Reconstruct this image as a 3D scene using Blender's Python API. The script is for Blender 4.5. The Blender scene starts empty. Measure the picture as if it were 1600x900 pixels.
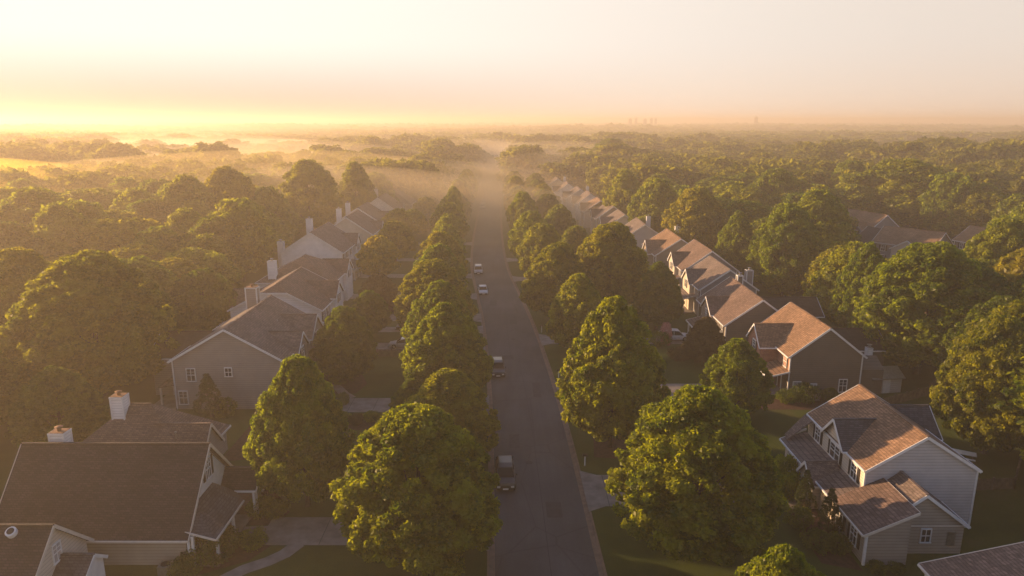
import bpy, math, random
import numpy as np
from mathutils import Vector, Matrix
R = math.radians
scene = bpy.context.scene
col = scene.collection

# ------------------------------------------------------------------ camera
cd = bpy.data.cameras.new('camera'); cam = bpy.data.objects.new('camera', cd); col.objects.link(cam)
cam.location = (0, 0, 34); cam.rotation_euler = (R(90 - 13.3), 0, 0)
cd.sensor_width = 36; cd.lens = 24.75; cd.clip_start = 0.5; cd.clip_end = 30000
scene.camera = cam

# ------------------------------------------------------------------ light
SUN_AZ, SUN_EL = -66, 12          # degrees left of the view direction, above the horizon
S = Vector((math.sin(R(SUN_AZ)) * math.cos(R(SUN_EL)), math.cos(R(SUN_AZ)) * math.cos(R(SUN_EL)), math.sin(R(SUN_EL))))
world = bpy.data.worlds.new('World'); scene.world = world; world.use_nodes = True
wn = world.node_tree; bg = wn.nodes['Background']
sky = wn.nodes.new('ShaderNodeTexSky'); sky.sky_type = 'NISHITA'; sky.sun_disc = False
sky.sun_elevation = R(SUN_EL); sky.sun_rotation = R(SUN_AZ)
sky.air_density = 1.0; sky.dust_density = 1.5; sky.ozone_density = 1.0; sky.altitude = 100
def wmix(f, a, b, mode='MIX'):
    n = wn.nodes.new('ShaderNodeMix'); n.data_type = 'RGBA'; n.blend_type = mode
    for k, v in (('Factor', f), ('A', a), ('B', b)):
        if isinstance(v, (int, float)): n.inputs[k].default_value = v
        elif isinstance(v, tuple): n.inputs[k].default_value = (*v, 1)
        else: wn.links.new(v, n.inputs[k])
    return n.outputs['Result']
def wmap(v, a, b):
    n = wn.nodes.new('ShaderNodeMapRange'); n.interpolation_type = 'SMOOTHSTEP'; wn.links.new(v, n.inputs[0])
    n.inputs[1].default_value = a; n.inputs[2].default_value = b; return n.outputs[0]
wc = wn.nodes.new('ShaderNodeTexCoord').outputs['Generated']
wsep = wn.nodes.new('ShaderNodeSeparateXYZ'); wn.links.new(wc, wsep.inputs[0])
wdot = wn.nodes.new('ShaderNodeVectorMath'); wdot.operation = 'DOT_PRODUCT'; wn.links.new(wc, wdot.inputs[0]); wdot.inputs[1].default_value = S
# thin bright morning veil low in the sky, brightest round the sun, over the clear sky model
veil = wmix(wmap(wdot.outputs['Value'], -.25, .80), (3.72, 3.28, 2.92), (4.9, 4.6, 4.2))
veil = wmix(1.0, veil, wmix(wmap(wsep.outputs['Z'], 0.0, .11), wmix(wmap(wdot.outputs['Value'], .1, .80), (1.02, .94, .87), (.52, .45, .44)), (1.0, 1.0, 1.0)), 'MULTIPLY')
clear = wmix(1.0, sky.outputs[0], (.68, .73, .92), 'MULTIPLY')
wn.links.new(wmix(wmap(wsep.outputs['Z'], .15, .50), veil, clear), bg.inputs[0])
bg.inputs[1].default_value = 0.10
sd = bpy.data.lights.new('sun', 'SUN'); sun = bpy.data.objects.new('sun', sd); col.objects.link(sun)
sd.energy = 5.0; sd.angle = R(0.6); sd.color = (1.0, 0.62, 0.31)
sun.rotation_euler = S.to_track_quat('Z', 'Y').to_euler()
vs = scene.view_settings
vs.view_transform = 'Standard'; vs.look = 'None'; vs.gamma = 1; vs.use_curve_mapping = False
vs.exposure = 1.17
scene.cycles.max_bounces = 6; scene.cycles.diffuse_bounces = 3; scene.cycles.volume_bounces = 1
scene.cycles.transmission_bounces = 4; scene.cycles.use_denoising = True
HAZE_DENSITY = 0.0009; HAZE_G = 0.42; HAZE_COL = (1.0, 0.87, 0.70)
MIST_DENSITY = 0.0075; MIST_COL = (1.0, 0.76, 0.08)

# ------------------------------------------------------------------ tags and linking
def tag(o, label=None, cat=None, group=None, kind=None):
    if label: o['label'] = label
    if cat: o['category'] = cat
    if group: o['group'] = group
    if kind: o['kind'] = kind
    return o
def empty(name, loc, rz=0):
    o = bpy.data.objects.new(name, None); col.objects.link(o)
    o.location = loc; o.rotation_euler = (0, 0, rz); o.empty_display_size = .3
    return o
def children(o): return [c for c in ALL if c.parent == o]
ALL = []
def mesh_obj(name, me, parent=None):
    o = bpy.data.objects.new(name, me); col.objects.link(o)
    if parent is not None: o.parent = parent
    ALL.append(o)
    return o
def copy_tree(o, parent=None):
    c = o.copy(); col.objects.link(c)
    if parent is not None: c.parent = parent
    ks = children(o)
    ALL.append(c)
    for ch in ks: copy_tree(ch, c)
    return c

class MB:
    """collects boxes, beams, slabs and lofts; build() links them as one mesh"""
    def __init__(s, T=None): s.v = []; s.f = []; s.T = T or (lambda p: p)
    def add(s, vs_, fs):
        n = len(s.v); s.v += [s.T(tuple(p)) for p in vs_]; s.f += [tuple(i + n for i in f) for f in fs]
        return s
    def box(s, x0, x1, y0, y1, z0, z1):
        return s.add([(x0,y0,z0),(x1,y0,z0),(x1,y1,z0),(x0,y1,z0),(x0,y0,z1),(x1,y0,z1),(x1,y1,z1),(x0,y1,z1)],
                     [(0,3,2,1),(4,5,6,7),(0,1,5,4),(1,2,6,5),(2,3,7,6),(3,0,4,7)])
    def slab(s, poly, th=.15):
        n = len(poly)
        return s.add(list(poly) + [(x, y, z - th) for x, y, z in poly],
                     [tuple(range(n)), tuple(range(2*n-1, n-1, -1))] + [(i, i+n, (i+1) % n + n, (i+1) % n) for i in range(n)])
    def beam(s, a, b, w, h):
        a = Vector(a); b = Vector(b); d = (b - a).normalized()
        up = Vector((0,0,1)) if abs(d.z) < .95 else Vector((1,0,0))
        sd_ = d.cross(up).normalized() * w / 2; u = sd_.cross(d).normalized() * h / 2
        P = [a-sd_-u, a+sd_-u, a+sd_+u, a-sd_+u, b-sd_-u, b+sd_-u, b+sd_+u, b-sd_+u]
        return s.add([tuple(p) for p in P], [(0,3,2,1),(4,5,6,7),(0,1,5,4),(1,2,6,5),(2,3,7,6),(3,0,4,7)])
    def tube(s, pts, rad, seg=8, cap=True):
        rings = []; n0 = len(pts)
        V = []; F = []
        for k, p in enumerate(pts):
            p = Vector(p); q = Vector(pts[min(k+1, n0-1)]) - Vector(pts[max(k-1, 0)]); q.normalize()
            up = Vector((0,0,1)) if abs(q.z) < .9 else Vector((1,0,0))
            a = q.cross(up).normalized(); b = a.cross(q)
            for i in range(seg):
                t = 2*math.pi*i/seg; V.append(tuple(p + (a*math.cos(t) + b*math.sin(t)) * rad[k]))
        for k in range(n0-1):
            for i in range(seg):
                j = (i+1) % seg; F.append((k*seg+i, k*seg+j, (k+1)*seg+j, (k+1)*seg+i))
        if cap: F.append(tuple(range(seg-1, -1, -1))); F.append(tuple(range((n0-1)*seg, n0*seg)))
        return s.add(V, F)
    def loft(s, secs, cap=True):
        n = len(secs[0]); V = [p for q in secs for p in q]; F = []
        for k in range(len(secs)-1):
            for i in range(n):
                j = (i+1) % n; F.append((k*n+i, k*n+j, (k+1)*n+j, (k+1)*n+i))
        if cap: F.append(tuple(range(n-1,-1,-1))); F.append(tuple(range((len(secs)-1)*n, len(secs)*n)))
        return s.add(V, F)
    def gable(s, x0, x1, y0, y1, z0, ze, zr, axis='y'):
        """wall block with a gable at both ends; ridge along axis"""
        if axis == 'y':
            m = (x0+x1)/2; prof = [(x0,z0),(x1,z0),(x1,ze),(m,zr),(x0,ze)]
            return s.loft([[(a, y0, b) for a, b in prof], [(a, y1, b) for a, b in prof]])
        m = (y0+y1)/2; prof = [(y0,z0),(y1,z0),(y1,ze),(m,zr),(y0,ze)]
        return s.loft([[(x0, a, b) for a, b in prof], [(x1, a, b) for a, b in prof]])
    def mesh(s, name):
        me = bpy.data.meshes.new(name); me.from_pydata(s.v, [], s.f)
        import bmesh
        bm = bmesh.new(); bm.from_mesh(me); bmesh.ops.recalc_face_normals(bm, faces=bm.faces); bm.to_mesh(me); bm.free()
        return me
    def build(s, name, mat, parent=None, smooth=False):
        me = s.mesh(name); me.materials.append(mat)
        if smooth: me.polygons.foreach_set('use_smooth', [True]*len(me.polygons))
        return mesh_obj(name, me, parent)

# ------------------------------------------------------------------ materials
def new_mat(name):
    m = bpy.data.materials.new(name); m.use_nodes = True
    nt = m.node_tree; b = nt.nodes['Principled BSDF']; b.inputs['Specular IOR Level'].default_value = .3
    return m, nt, b
def N(nt, t, **kw):
    n = nt.nodes.new(t)
    for k, v in kw.items():
        if k in n.inputs.keys(): n.inputs[k].default_value = v
        else: setattr(n, k, v)
    return n
def L(nt, a, b): nt.links.new(a, b)
def coord(nt, out='Object'): return nt.nodes.new('ShaderNodeTexCoord').outputs[out]
def math_(nt, op, a, b=None):
    n = nt.nodes.new('ShaderNodeMath'); n.operation = op
    for i, v in ((0, a), (1, b)):
        if v is None: continue
        if isinstance(v, (int, float)): n.inputs[i].default_value = v
        else: L(nt, v, n.inputs[i])
    return n.outputs[0]
def mixc(nt, fac, a, b, mode='MIX'):
    n = nt.nodes.new('ShaderNodeMix'); n.data_type = 'RGBA'; n.blend_type = mode
    for key, v in (('Factor', fac), ('A', a), ('B', b)):
        if isinstance(v, (int, float)): n.inputs[key].default_value = v
        elif isinstance(v, tuple): n.inputs[key].default_value = (*v[:3], 1)
        else: L(nt, v, n.inputs[key])
    return n.outputs['Result']
def noise(nt, vec, scale, detail=4, rough=.55):
    n = N(nt, 'ShaderNodeTexNoise', Scale=scale, Detail=detail, Roughness=rough)
    L(nt, vec, n.inputs['Vector']); return n.outputs['Fac']
def ramp(nt, fac, stops):
    n = nt.nodes.new('ShaderNodeValToRGB'); e = n.color_ramp.elements
    while len(e) < len(stops): e.new(.5)
    for k, (p, c) in enumerate(stops):
        e[k].position = p; e[k].color = (*c, 1) if isinstance(c, tuple) else (c, c, c, 1)
    L(nt, fac, n.inputs['Fac']); return n.outputs['Color']
def bump(nt, b, h, strength=.3, dist=.02):
    n = N(nt, 'ShaderNodeBump', Strength=strength, Distance=dist)
    L(nt, h, n.inputs['Height']); L(nt, n.outputs[0], b.inputs['Normal'])
def mul(c, k): return tuple(x*k for x in c)

def plain(name, c, rough=.6, var=.12, scale=2.0, metal=0, spec=.3):
    m, nt, b = new_mat(name)
    f = noise(nt, coord(nt), scale)
    L(nt, ramp(nt, f, [(.3, mul(c, 1-var)), (.7, mul(c, 1+var*.5))]), b.inputs['Base Color'])
    b.inputs['Roughness'].default_value = rough; b.inputs['Metallic'].default_value = metal
    b.inputs['Specular IOR Level'].default_value = spec
    return m
def siding(name, c):
    m, nt, b = new_mat(name); v = coord(nt)
    sp = nt.nodes.new('ShaderNodeSeparateXYZ'); L(nt, v, sp.inputs[0])
    fr = math_(nt, 'FRACT', math_(nt, 'MULTIPLY', sp.outputs['Z'], 1/.27))
    line = ramp(nt, fr, [(.0, .5), (.2, .97), (1.0, 1.05)])  # lap shadow put into the colour along each board's lower edge
    f = noise(nt, v, .7, 6)
    base = ramp(nt, f, [(.3, mul(c, .86)), (.7, mul(c, 1.05))])
    L(nt, mixc(nt, 1.0, base, line, 'MULTIPLY'), b.inputs['Base Color'])
    b.inputs['Roughness'].default_value = .55
    inv = math_(nt, 'SUBTRACT', 1.0, fr); bump(nt, b, inv, .8, .03)
    return m
def shingle(name, c, zs=1.7):
    m, nt, b = new_mat(name); v = coord(nt)
    sp = nt.nodes.new('ShaderNodeSeparateXYZ'); L(nt, v, sp.inputs[0])
    u = math_(nt, 'ADD', sp.outputs['X'], sp.outputs['Y'])
    cb = nt.nodes.new('ShaderNodeCombineXYZ'); L(nt, u, cb.inputs[0]); L(nt, math_(nt, 'MULTIPLY', sp.outputs['Z'], zs), cb.inputs[1])
    br = N(nt, 'ShaderNodeTexBrick', Scale=1.0); L(nt, cb.outputs[0], br.inputs['Vector'])
    br.inputs['Color1'].default_value = (*mul(c, .72), 1); br.inputs['Color2'].default_value = (*mul(c, 1.3), 1)
    br.inputs['Mortar'].default_value = (*mul(c, .42), 1)
    br.inputs['Mortar Size'].default_value = .022; br.inputs['Brick Width'].default_value = .42; br.inputs['Row Height'].default_value = .22
    f1 = noise(nt, v, 6, 5, .7); f2 = noise(nt, v, .35, 5)
    a = mixc(nt, 1.0, br.outputs['Color'], ramp(nt, f1, [(.3, .72), (.7, 1.3)]), 'MULTIPLY')
    a = mixc(nt, 1.0, a, ramp(nt, f2, [(.3, .78), (.7, 1.15)]), 'MULTIPLY')
    L(nt, a, b.inputs['Base Color']); b.inputs['Roughness'].default_value = .85
    bump(nt, b, br.outputs['Fac'], -.5, .03)
    return m
def brick(name):
    m, nt, b = new_mat(name); v = coord(nt)
    sp = nt.nodes.new('ShaderNodeSeparateXYZ'); L(nt, v, sp.inputs[0])
    cb = nt.nodes.new('ShaderNodeCombineXYZ'); L(nt, math_(nt, 'ADD', sp.outputs['X'], sp.outputs['Y']), cb.inputs[0]); L(nt, sp.outputs['Z'], cb.inputs[1])
    br = N(nt, 'ShaderNodeTexBrick', Scale=1.0); L(nt, cb.outputs[0], br.inputs['Vector'])
    br.inputs['Color1'].default_value = (.26, .085, .05, 1); br.inputs['Color2'].default_value = (.36, .14, .08, 1)
    br.inputs['Mortar'].default_value = (.34, .28, .24, 1); br.inputs['Mortar Size'].default_value = .012
    br.inputs['Brick Width'].default_value = .3; br.inputs['Row Height'].default_value = .11
    L(nt, mixc(nt, 1.0, br.outputs['Color'], ramp(nt, noise(nt, v, 2, 5), [(.3, .8), (.7, 1.15)]), 'MULTIPLY'), b.inputs['Base Color'])
    b.inputs['Roughness'].default_value = .8
    return m
def leaf_mat(name, dark, light, trans=.55, gloss=.015):
    m = bpy.data.materials.new(name); m.use_nodes = True; nt = m.node_tree; nt.nodes.clear()
    out = nt.nodes.new('ShaderNodeOutputMaterial'); v = coord(nt)
    f = noise(nt, v, .55, 3, .6); g = noise(nt, v, 5, 2, .6)
    oi = nt.nodes.new('ShaderNodeObjectInfo')
    k = math_(nt, 'ADD', math_(nt, 'MULTIPLY', f, .75), math_(nt, 'MULTIPLY', g, .35))
    c = ramp(nt, k, [(.42, dark), (.62, light)])
    c = mixc(nt, 1.0, c, ramp(nt, oi.outputs['Random'], [(0, (.82, .90, .9)), (.5, (1, 1, 1)), (1, (1.18, 1.06, .85))]), 'MULTIPLY')
    d = N(nt, 'ShaderNodeBsdfDiffuse'); t = N(nt, 'ShaderNodeBsdfTranslucent'); mx = N(nt, 'ShaderNodeMixShader', Fac=trans)
    L(nt, c, d.inputs[0]); L(nt, mixc(nt, 1.0, c, (2.7, 2.6, .40), 'MULTIPLY'), t.inputs[0])
    L(nt, d.outputs[0], mx.inputs[1]); L(nt, t.outputs[0], mx.inputs[2])
    gl = N(nt, 'ShaderNodeBsdfGlossy', Roughness=.45); gl.inputs['Color'].default_value = (.9, .9, .8, 1)
    m2 = N(nt, 'ShaderNodeMixShader', Fac=gloss); L(nt, mx.outputs[0], m2.inputs[1]); L(nt, gl.outputs[0], m2.inputs[2])
    L(nt, m2.outputs[0], out.inputs['Surface'])
    return m

M = {}
def asphalt():
    m, nt, b = new_mat('asphalt'); v = coord(nt)
    mp = N(nt, 'ShaderNodeMapping'); mp.inputs['Scale'].default_value = (1, .12, 1); L(nt, v, mp.inputs[0])
    f = noise(nt, mp.outputs[0], .8, 6); g = noise(nt, v, 14, 4, .8); h = noise(nt, v, .12, 4)
    c = ramp(nt, f, [(.3, (.062, .060, .062)), (.7, (.088, .084, .084))])
    c = mixc(nt, 1, c, ramp(nt, g, [(.3, .75), (.7, 1.25)]), 'MULTIPLY')
    c = mixc(nt, 1, c, ramp(nt, h, [(.35, .8), (.65, 1.15)]), 'MULTIPLY')
    vo = N(nt, 'ShaderNodeTexVoronoi', Scale=.16, feature='DISTANCE_TO_EDGE')
    wv = N(nt, 'ShaderNodeMapping'); wv.inputs['Scale'].default_value = (1, .6, 1)
    dist = mixc(nt, .12, v, N(nt, 'ShaderNodeTexNoise', Scale=.7, Detail=4).outputs['Color'], 'ADD')
    L(nt, v, wv.inputs[0]); L(nt, wv.outputs[0], vo.inputs['Vector'])
    c = mixc(nt, 1, c, ramp(nt, vo.outputs['Distance'], [(.0, .72), (.012, 1.0)]), 'MULTIPLY')
    L(nt, c, b.inputs['Base Color']); b.inputs['Roughness'].default_value = .75
    bump(nt, b, g, .25, .01); return m
M['asphalt'] = asphalt()
M['concrete'] = plain('concrete', (.25, .215, .185), .85, .35, .9)
M['kerb'] = plain('kerb_concrete', (.21, .145, .105), .8, .3, 1.5)
M['white'] = plain('white_paint', (.72, .72, .71), .5, .1, 2)
M['cream'] = plain('cream_paint', (.62, .56, .48), .55, .1, 2)
M['glass'] = plain('window_glass', (.035, .04, .05), .12, .3, .6, 0, .8)
M['blind'] = plain('window_blind', (.36, .36, .36), .25, .1, 3, 0, .5)
M['shutter'] = plain('shutter_paint', (.022, .017, .016), .6)
M['redshutter'] = plain('red_shutter_paint', (.11, .025, .018), .6)
M['door'] = plain('door_paint', (.10, .035, .025), .5)
M['garage'] = siding('garage_door_paint', (.55, .53, .50))
M['metal'] = plain('galvanised_metal', (.35, .34, .33), .4, .2, 3, .8)
M['rust'] = plain('rusty_cap', (.30, .17, .09), .7, .4, 3, .3)
M['brick'] = brick('red_brick')
M['bark'] = plain('bark', (.075, .052, .038), .9, .5, 4)
M['fence'] = plain('weathered_wood', (.16, .12, .09), .85, .4, 2)
M['mulch'] = plain('mulch', (.075, .035, .022), .95, .6, 3)
M['tyre'] = plain('tyre_rubber', (.012, .012, .012), .8)
M['rim'] = plain('alloy_rim', (.45, .45, .46), .3, .1, 3, .9)
M['carglass'] = plain('car_glass', (.008, .009, .011), .08, .1, 1, 0, .25)
M['lamp'] = plain('lamp_glass', (.75, .75, .72), .15, .1, 2, .2, .8)
M['taillamp'] = plain('tail_lamp_red', (.25, .01, .01), .2)
M['plastic'] = plain('black_plastic', (.015, .015, .016), .5)
M['pinkflower'] = leaf_mat('pink_blossom', (.26, .10, .15), (.48, .25, .31), .2)
def grass():
    m, nt, b = new_mat('lawn_grass'); v = coord(nt)
    c = ramp(nt, noise(nt, v, .16, 6, .6), [(.3, (.036, .058, .012)), (.55, (.060, .080, .016)), (.75, (.095, .085, .030))])
    c = mixc(nt, 1, c, ramp(nt, noise(nt, v, 9, 5, .8), [(.25, .6), (.75, 1.4)]), 'MULTIPLY')
    L(nt, c, b.inputs['Base Color']); b.inputs['Roughness'].default_value = .95; b.inputs['Specular IOR Level'].default_value = .1
    bump(nt, b, noise(nt, v, 22, 4, .8), .9, .06); return m
M['grass'] = grass()
def floor():
    m, nt, b = new_mat('woodland_floor'); v = coord(nt)
    c = ramp(nt, noise(nt, v, .12, 6, .6), [(.3, (.022, .024, .010)), (.7, (.055, .045, .022))])
    L(nt, c, b.inputs['Base Color']); b.inputs['Roughness'].default_value = 1; return m
M['floor'] = floor()
SID = {
 'grey': siding('warm_grey_siding', (.30, .26, .235)), 'taupe': siding('dark_taupe_siding', (.135, .115, .10)),
 'white': siding('white_siding', (.78, .77, .76)), 'palegrey': siding('pale_grey_siding', (.48, .47, .47)), 'beige': siding('beige_siding', (.36, .31, .25)),
 'bluegrey': siding('blue_grey_siding', (.24, .24, .26)), 'cream': siding('cream_siding', (.60, .53, .44)), 'tan': siding('tan_siding', (.33, .27, .21))}
SH = {
 'brown': shingle('brown_shingles', (.155, .105, .085)), 'dark': shingle('dark_shingles', (.045, .034, .033)),
 'tan': shingle('tan_shingles', (.225, .138, .086)), 'greybrown': shingle('grey_brown_shingles', (.16, .125, .11)),
 'low': shingle('low_pitch_shingles', (.17, .115, .09), 4.2), 'slate': shingle('slate_shingles', (.07, .068, .075))}
LEAF = {
 'green': leaf_mat('leaf_green', (.042, .072, .007), (.165, .190, .014)),
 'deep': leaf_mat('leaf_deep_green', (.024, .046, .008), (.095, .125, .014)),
 'yellow': leaf_mat('leaf_yellow_green', (.080, .095, .008), (.23, .21, .015)),
 'olive': leaf_mat('leaf_olive', (.048, .068, .007), (.18, .178, .014)),
 'conifer': leaf_mat('needle_green', (.014, .026, .010), (.040, .060, .016), .2),
 'russet': leaf_mat('leaf_dull_russet', (.035, .024, .012), (.075, .055, .024), .25)}

# ------------------------------------------------------------------ terrain and road
def hnoise(x, y):
    return (np.sin(x*.0052+1.3)*np.cos(y*.0043+.4) + .6*np.sin(x*.011+y*.007+2.1) + .5*np.cos(x*.0031-y*.009))
def hill(x, y):
    x = np.asarray(x, float); y = np.asarray(y, float)
    d = np.sqrt(x*x + y*y); k = np.clip((d-420)/900, 0, 1)
    return k*(3.0*hnoise(x, y) - 1.0)
KERB = [(-60, 8.6), (0, 8.3), (30, 7.7), (47.6, 7.15), (60.6, 6.8), (79.7, 6.15), (103, 4.8), (120, 3.5), (136, 1.9), (163.7, -.8), (200, -2.5), (239, -3.5), (300, -4.7), (351, -5.3), (456, -5.2), (620, -5), (900, -5)]
def kx(y):
    ks = KERB
    i = 1
    while i < len(ks)-2 and y > ks[i+1][0]: i += 1
    if y <= ks[1][0]: i = 1
    (y0, p0), (y1, p1), (y2, p2), (y3, p3) = ks[i-1], ks[i], ks[i+1], ks[min(i+2, len(ks)-1)]
    t = (y-y1)/(y2-y1); h = y2-y1
    m1 = (p2-p0)/(y2-y0)*h; m2 = (p3-p1)/max(y3-y1, 1e-6)*h
    return (2*t**3-3*t*t+1)*p1+(t**3-2*t*t+t)*m1+(-2*t**3+3*t*t)*p2+(t**3-t*t)*m2
W = 8.9
YS = [-55+3*i for i in range(0, 215)]
def strip(name, mat, offs, zs, kind='structure', ys=None, closed=False):
    """offs/zs: profile points; offset o measured from the right kerb line"""
    ys = ys or YS; V = []; F = []; n = len(offs)
    for y in ys:
        for o, z in zip(offs, zs): V.append((kx(y)+o, y, z))
    for k in range(len(ys)-1):
        for i in range(n-1): F.append((k*n+i, k*n+i+1, (k+1)*n+i+1, (k+1)*n+i))
    me = bpy.data.meshes.new(name); me.from_pydata(V, [], F); me.materials.append(mat)
    return tag(mesh_obj(name, me), kind=kind)
GZ = .12
xs = sorted(set([-9000,-6000,-4000,-3000,-2200,-1600,-1200,-900,-700,-550,-430,-330,-250,-180,-120,-70,-30,0,30,70,120,180,250,330,430,550,700,900,1200,1600,2200,3000,4000,6000,9000]))
ysg = [-400,-200,-100,-50,0,50,100,150,200,260,320,380,440,500,570,640,720,800,900,1000,1120,1250,1400,1600,1800,2050,2350,2700,3100,3600,4300,5200,6500,9000]
V = [(x, y, float(hill(x, y))) for y in ysg for x in xs]; n = len(xs)
F = [(j*n+i, j*n+i+1, (j+1)*n+i+1, (j+1)*n+i) for j in range(len(ysg)-1) for i in range(n-1)]
me = bpy.data.meshes.new('ground'); me.from_pydata(V, [], F); me.materials.append(M['floor'])
tag(mesh_obj('ground', me), kind='structure')
strip('road', M['asphalt'], [-W+.4, -W/2, -.4], [.02, .05, .02])
strip('gutter_right', M['kerb'], [-.45, -.02], [.026, .03])
strip('gutter_left', M['kerb'], [-W+.02, -W+.45], [.03, .026])
strip('kerb_right', M['kerb'], [-.03, 0, .16, .18], [0, .145, .15, 0])
strip('kerb_left', M['kerb'], [-W-.18, -W-.16, -W, -W+.03], [0, .15, .145, 0])
strip('lawn_right', M['grass'], [.17, 20, 66], [GZ, GZ, GZ], ys=[y for y in YS if y < 420])
strip('lawn_left', M['grass'], [-W-66, -W-20, -W-.17], [GZ, GZ, GZ], ys=[y for y in YS if y < 420])
tarm = plain('tar_seal', (.022, .021, .022), .5, .3, 3)
strip('road_seam', tarm, [-W/2+.30, -W/2+.36], [.0535, .0535], ys=[y for y in YS if y < 300])

PATCH = plain('asphalt_patch', (.050, .047, .047), .7, .3, 2)
def sheet(name, mat, poly, z, kind='structure'):
    me = bpy.data.meshes.new(name); me.from_pydata([(x, y, z) for x, y in poly], [], [tuple(range(len(poly)))]); me.materials.append(mat)
    return tag(mesh_obj(name, me), kind=kind)
def patch(y, o, w, l):
    c = kx(y)+o
    sheet('road_patch', PATCH, [(c-w/2, y-l/2), (c+w/2, y-l/2), (c+w/2-.05, y+l/2), (c-w/2-.05, y+l/2)], .0545)
for y_, o_, w_, l_ in ((57, -3.1, 1.4, 2.6), (71, -6.2, 1.1, 3.4), (86, -2.6, 1.0, 5.0), (99, -5.6, 1.6, 1.8), (118, -3.4, 1.2, 3), (131, -6.0, 1.3, 4)): patch(y_, o_, w_, l_)
def manhole(y, o, label):
    m = MB().tube([(0, 0, 0), (0, 0, .025)], [.36, .35], 24)
    t = m.build('manhole_cover', plain('cast_iron', (.03, .028, .028), .6, .4, 6)); t.location = (kx(y)+o, y, .045); tag(t, label, 'manhole cover', 'manhole covers in the road')
manhole(66, -4.9, 'round iron manhole cover in the road near the black pickup'); manhole(108, -4.2, 'round iron manhole cover in the road before the bend')
def drive(y0, y1, x_in, side, flare=.9):
    """concrete driveway from the kerb to x_in"""
    if side > 0:
        k0, k1 = kx(y0), kx(y1)
        a = [(k0-.02, y0-flare), (k0+1.6, y0), (x_in, y0), (x_in, y1), (k1+1.6, y1), (k1-.02, y1+flare)]
    else:
        k0, k1 = kx(y0)-W, kx(y1)-W
        a = [(k0+.02, y0-flare), (k0-1.6, y0), (x_in, y0), (x_in, y1), (k1-1.6, y1), (k1+.02, y1+flare)][::-1]
    sheet('driveway', M['concrete'], a, .156)
    m = MB(); yy = y0
    s_ = 1 if side > 0 else -1
    x0 = (kx((y0+y1)/2) if side > 0 else kx((y0+y1)/2)-W) + s_*2
    x = x0
    while abs(x - x_in) > 2.5:
        m.box(min(x, x+.05), max(x, x+.05), y0+.02, y1-.02, .150, .159); x += s_*3
    tag(m.build('driveway_joint', plain_joint), kind='structure')
plain_joint = plain('joint_dark', (.08, .07, .065), .9)
DR_L = [(51.4, 55.6, -21), (78.6, 83.0, -27), (101.6, 105.8, -29), (111.5, 114.5, -30), (118.2, 122.4, -32), (134, 138, -34), (153, 157, -36), (172, 176, -36), (196, 200, -36)]
DR_R = [(57.4, 63.2, 27), (83.2, 88.0, 32), (105.2, 109.6, 30), (133.5, 137.5, 31), (150, 154, 30), (172, 176, 28)]
for a in DR_L: drive(*a, -1)
for a in DR_R: drive(*a, 1)
def ribbon(name, mat, pts, w, z):
    V = []
    for k, p in enumerate(pts):
        a = Vector(pts[max(k-1, 0)]); b = Vector(pts[min(k+1, len(pts)-1)]); d = (b-a).normalized(); nn = Vector((-d.y, d.x))*w/2
        V += [(p[0]+nn.x, p[1]+nn.y, z), (p[0]-nn.x, p[1]-nn.y, z)]
    F = [(2*k, 2*k+1, 2*k+3, 2*k+2) for k in range(len(pts)-1)]
    me = bpy.data.meshes.new(name); me.from_pydata(V, [], F); me.materials.append(mat)
    return tag(mesh_obj(name, me), kind='structure')
ribbon('footpath', M['concrete'], [(-17.6, 51.6), (-18.3, 50.2), (-19.3, 49.2), (-20.8, 48.2), (-22.3, 46.5), (-23, 44)], 1.3, .1605)
ribbon('footpath', M['concrete'], [(-18.8, 53.5), (-20.5, 53.6), (-23.6, 53.4)], 1.3, .164)
ribbon('footpath', M['concrete'], [(-20.2, 83), (-21.5, 84.5), (-23, 87), (-26.8, 88.5)], 1.3, .1605)
ribbon('footpath', M['concrete'], [(26.6, 60), (25.6, 57.5), (26.2, 55.5)], 1.2, .1605)
beds = [[(-25, 47), (-20.9, 49.3), (-19.7, 51.5), (-22.8, 52.8), (-25, 52.6)], [(-25, 54.2), (-20.6, 54.4), (-19.8, 56.5), (-22.5, 59.5), (-26, 60)],
        [(-30, 66), (-22, 67.5), (-22.5, 76.5), (-30, 77.5)], [(-27, 84), (-20, 84.6), (-19.2, 88), (-21, 92.5), (-27, 94)],
        [(-20.5, 73.5), (-14, 73.8), (-13.6, 77.6), (-20.5, 77.8)], [(24.4, 49), (27.2, 48), (27.2, 57), (24.6, 57)],
        [(8.5, 67), (13, 66.5), (13.6, 71), (9, 72)], [(28.5, 79.5), (44.5, 79.2), (44.5, 83.6), (30, 83.4)]]
for b_ in beds: sheet('mulch_bed', M['mulch'], b_, .1245)

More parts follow.
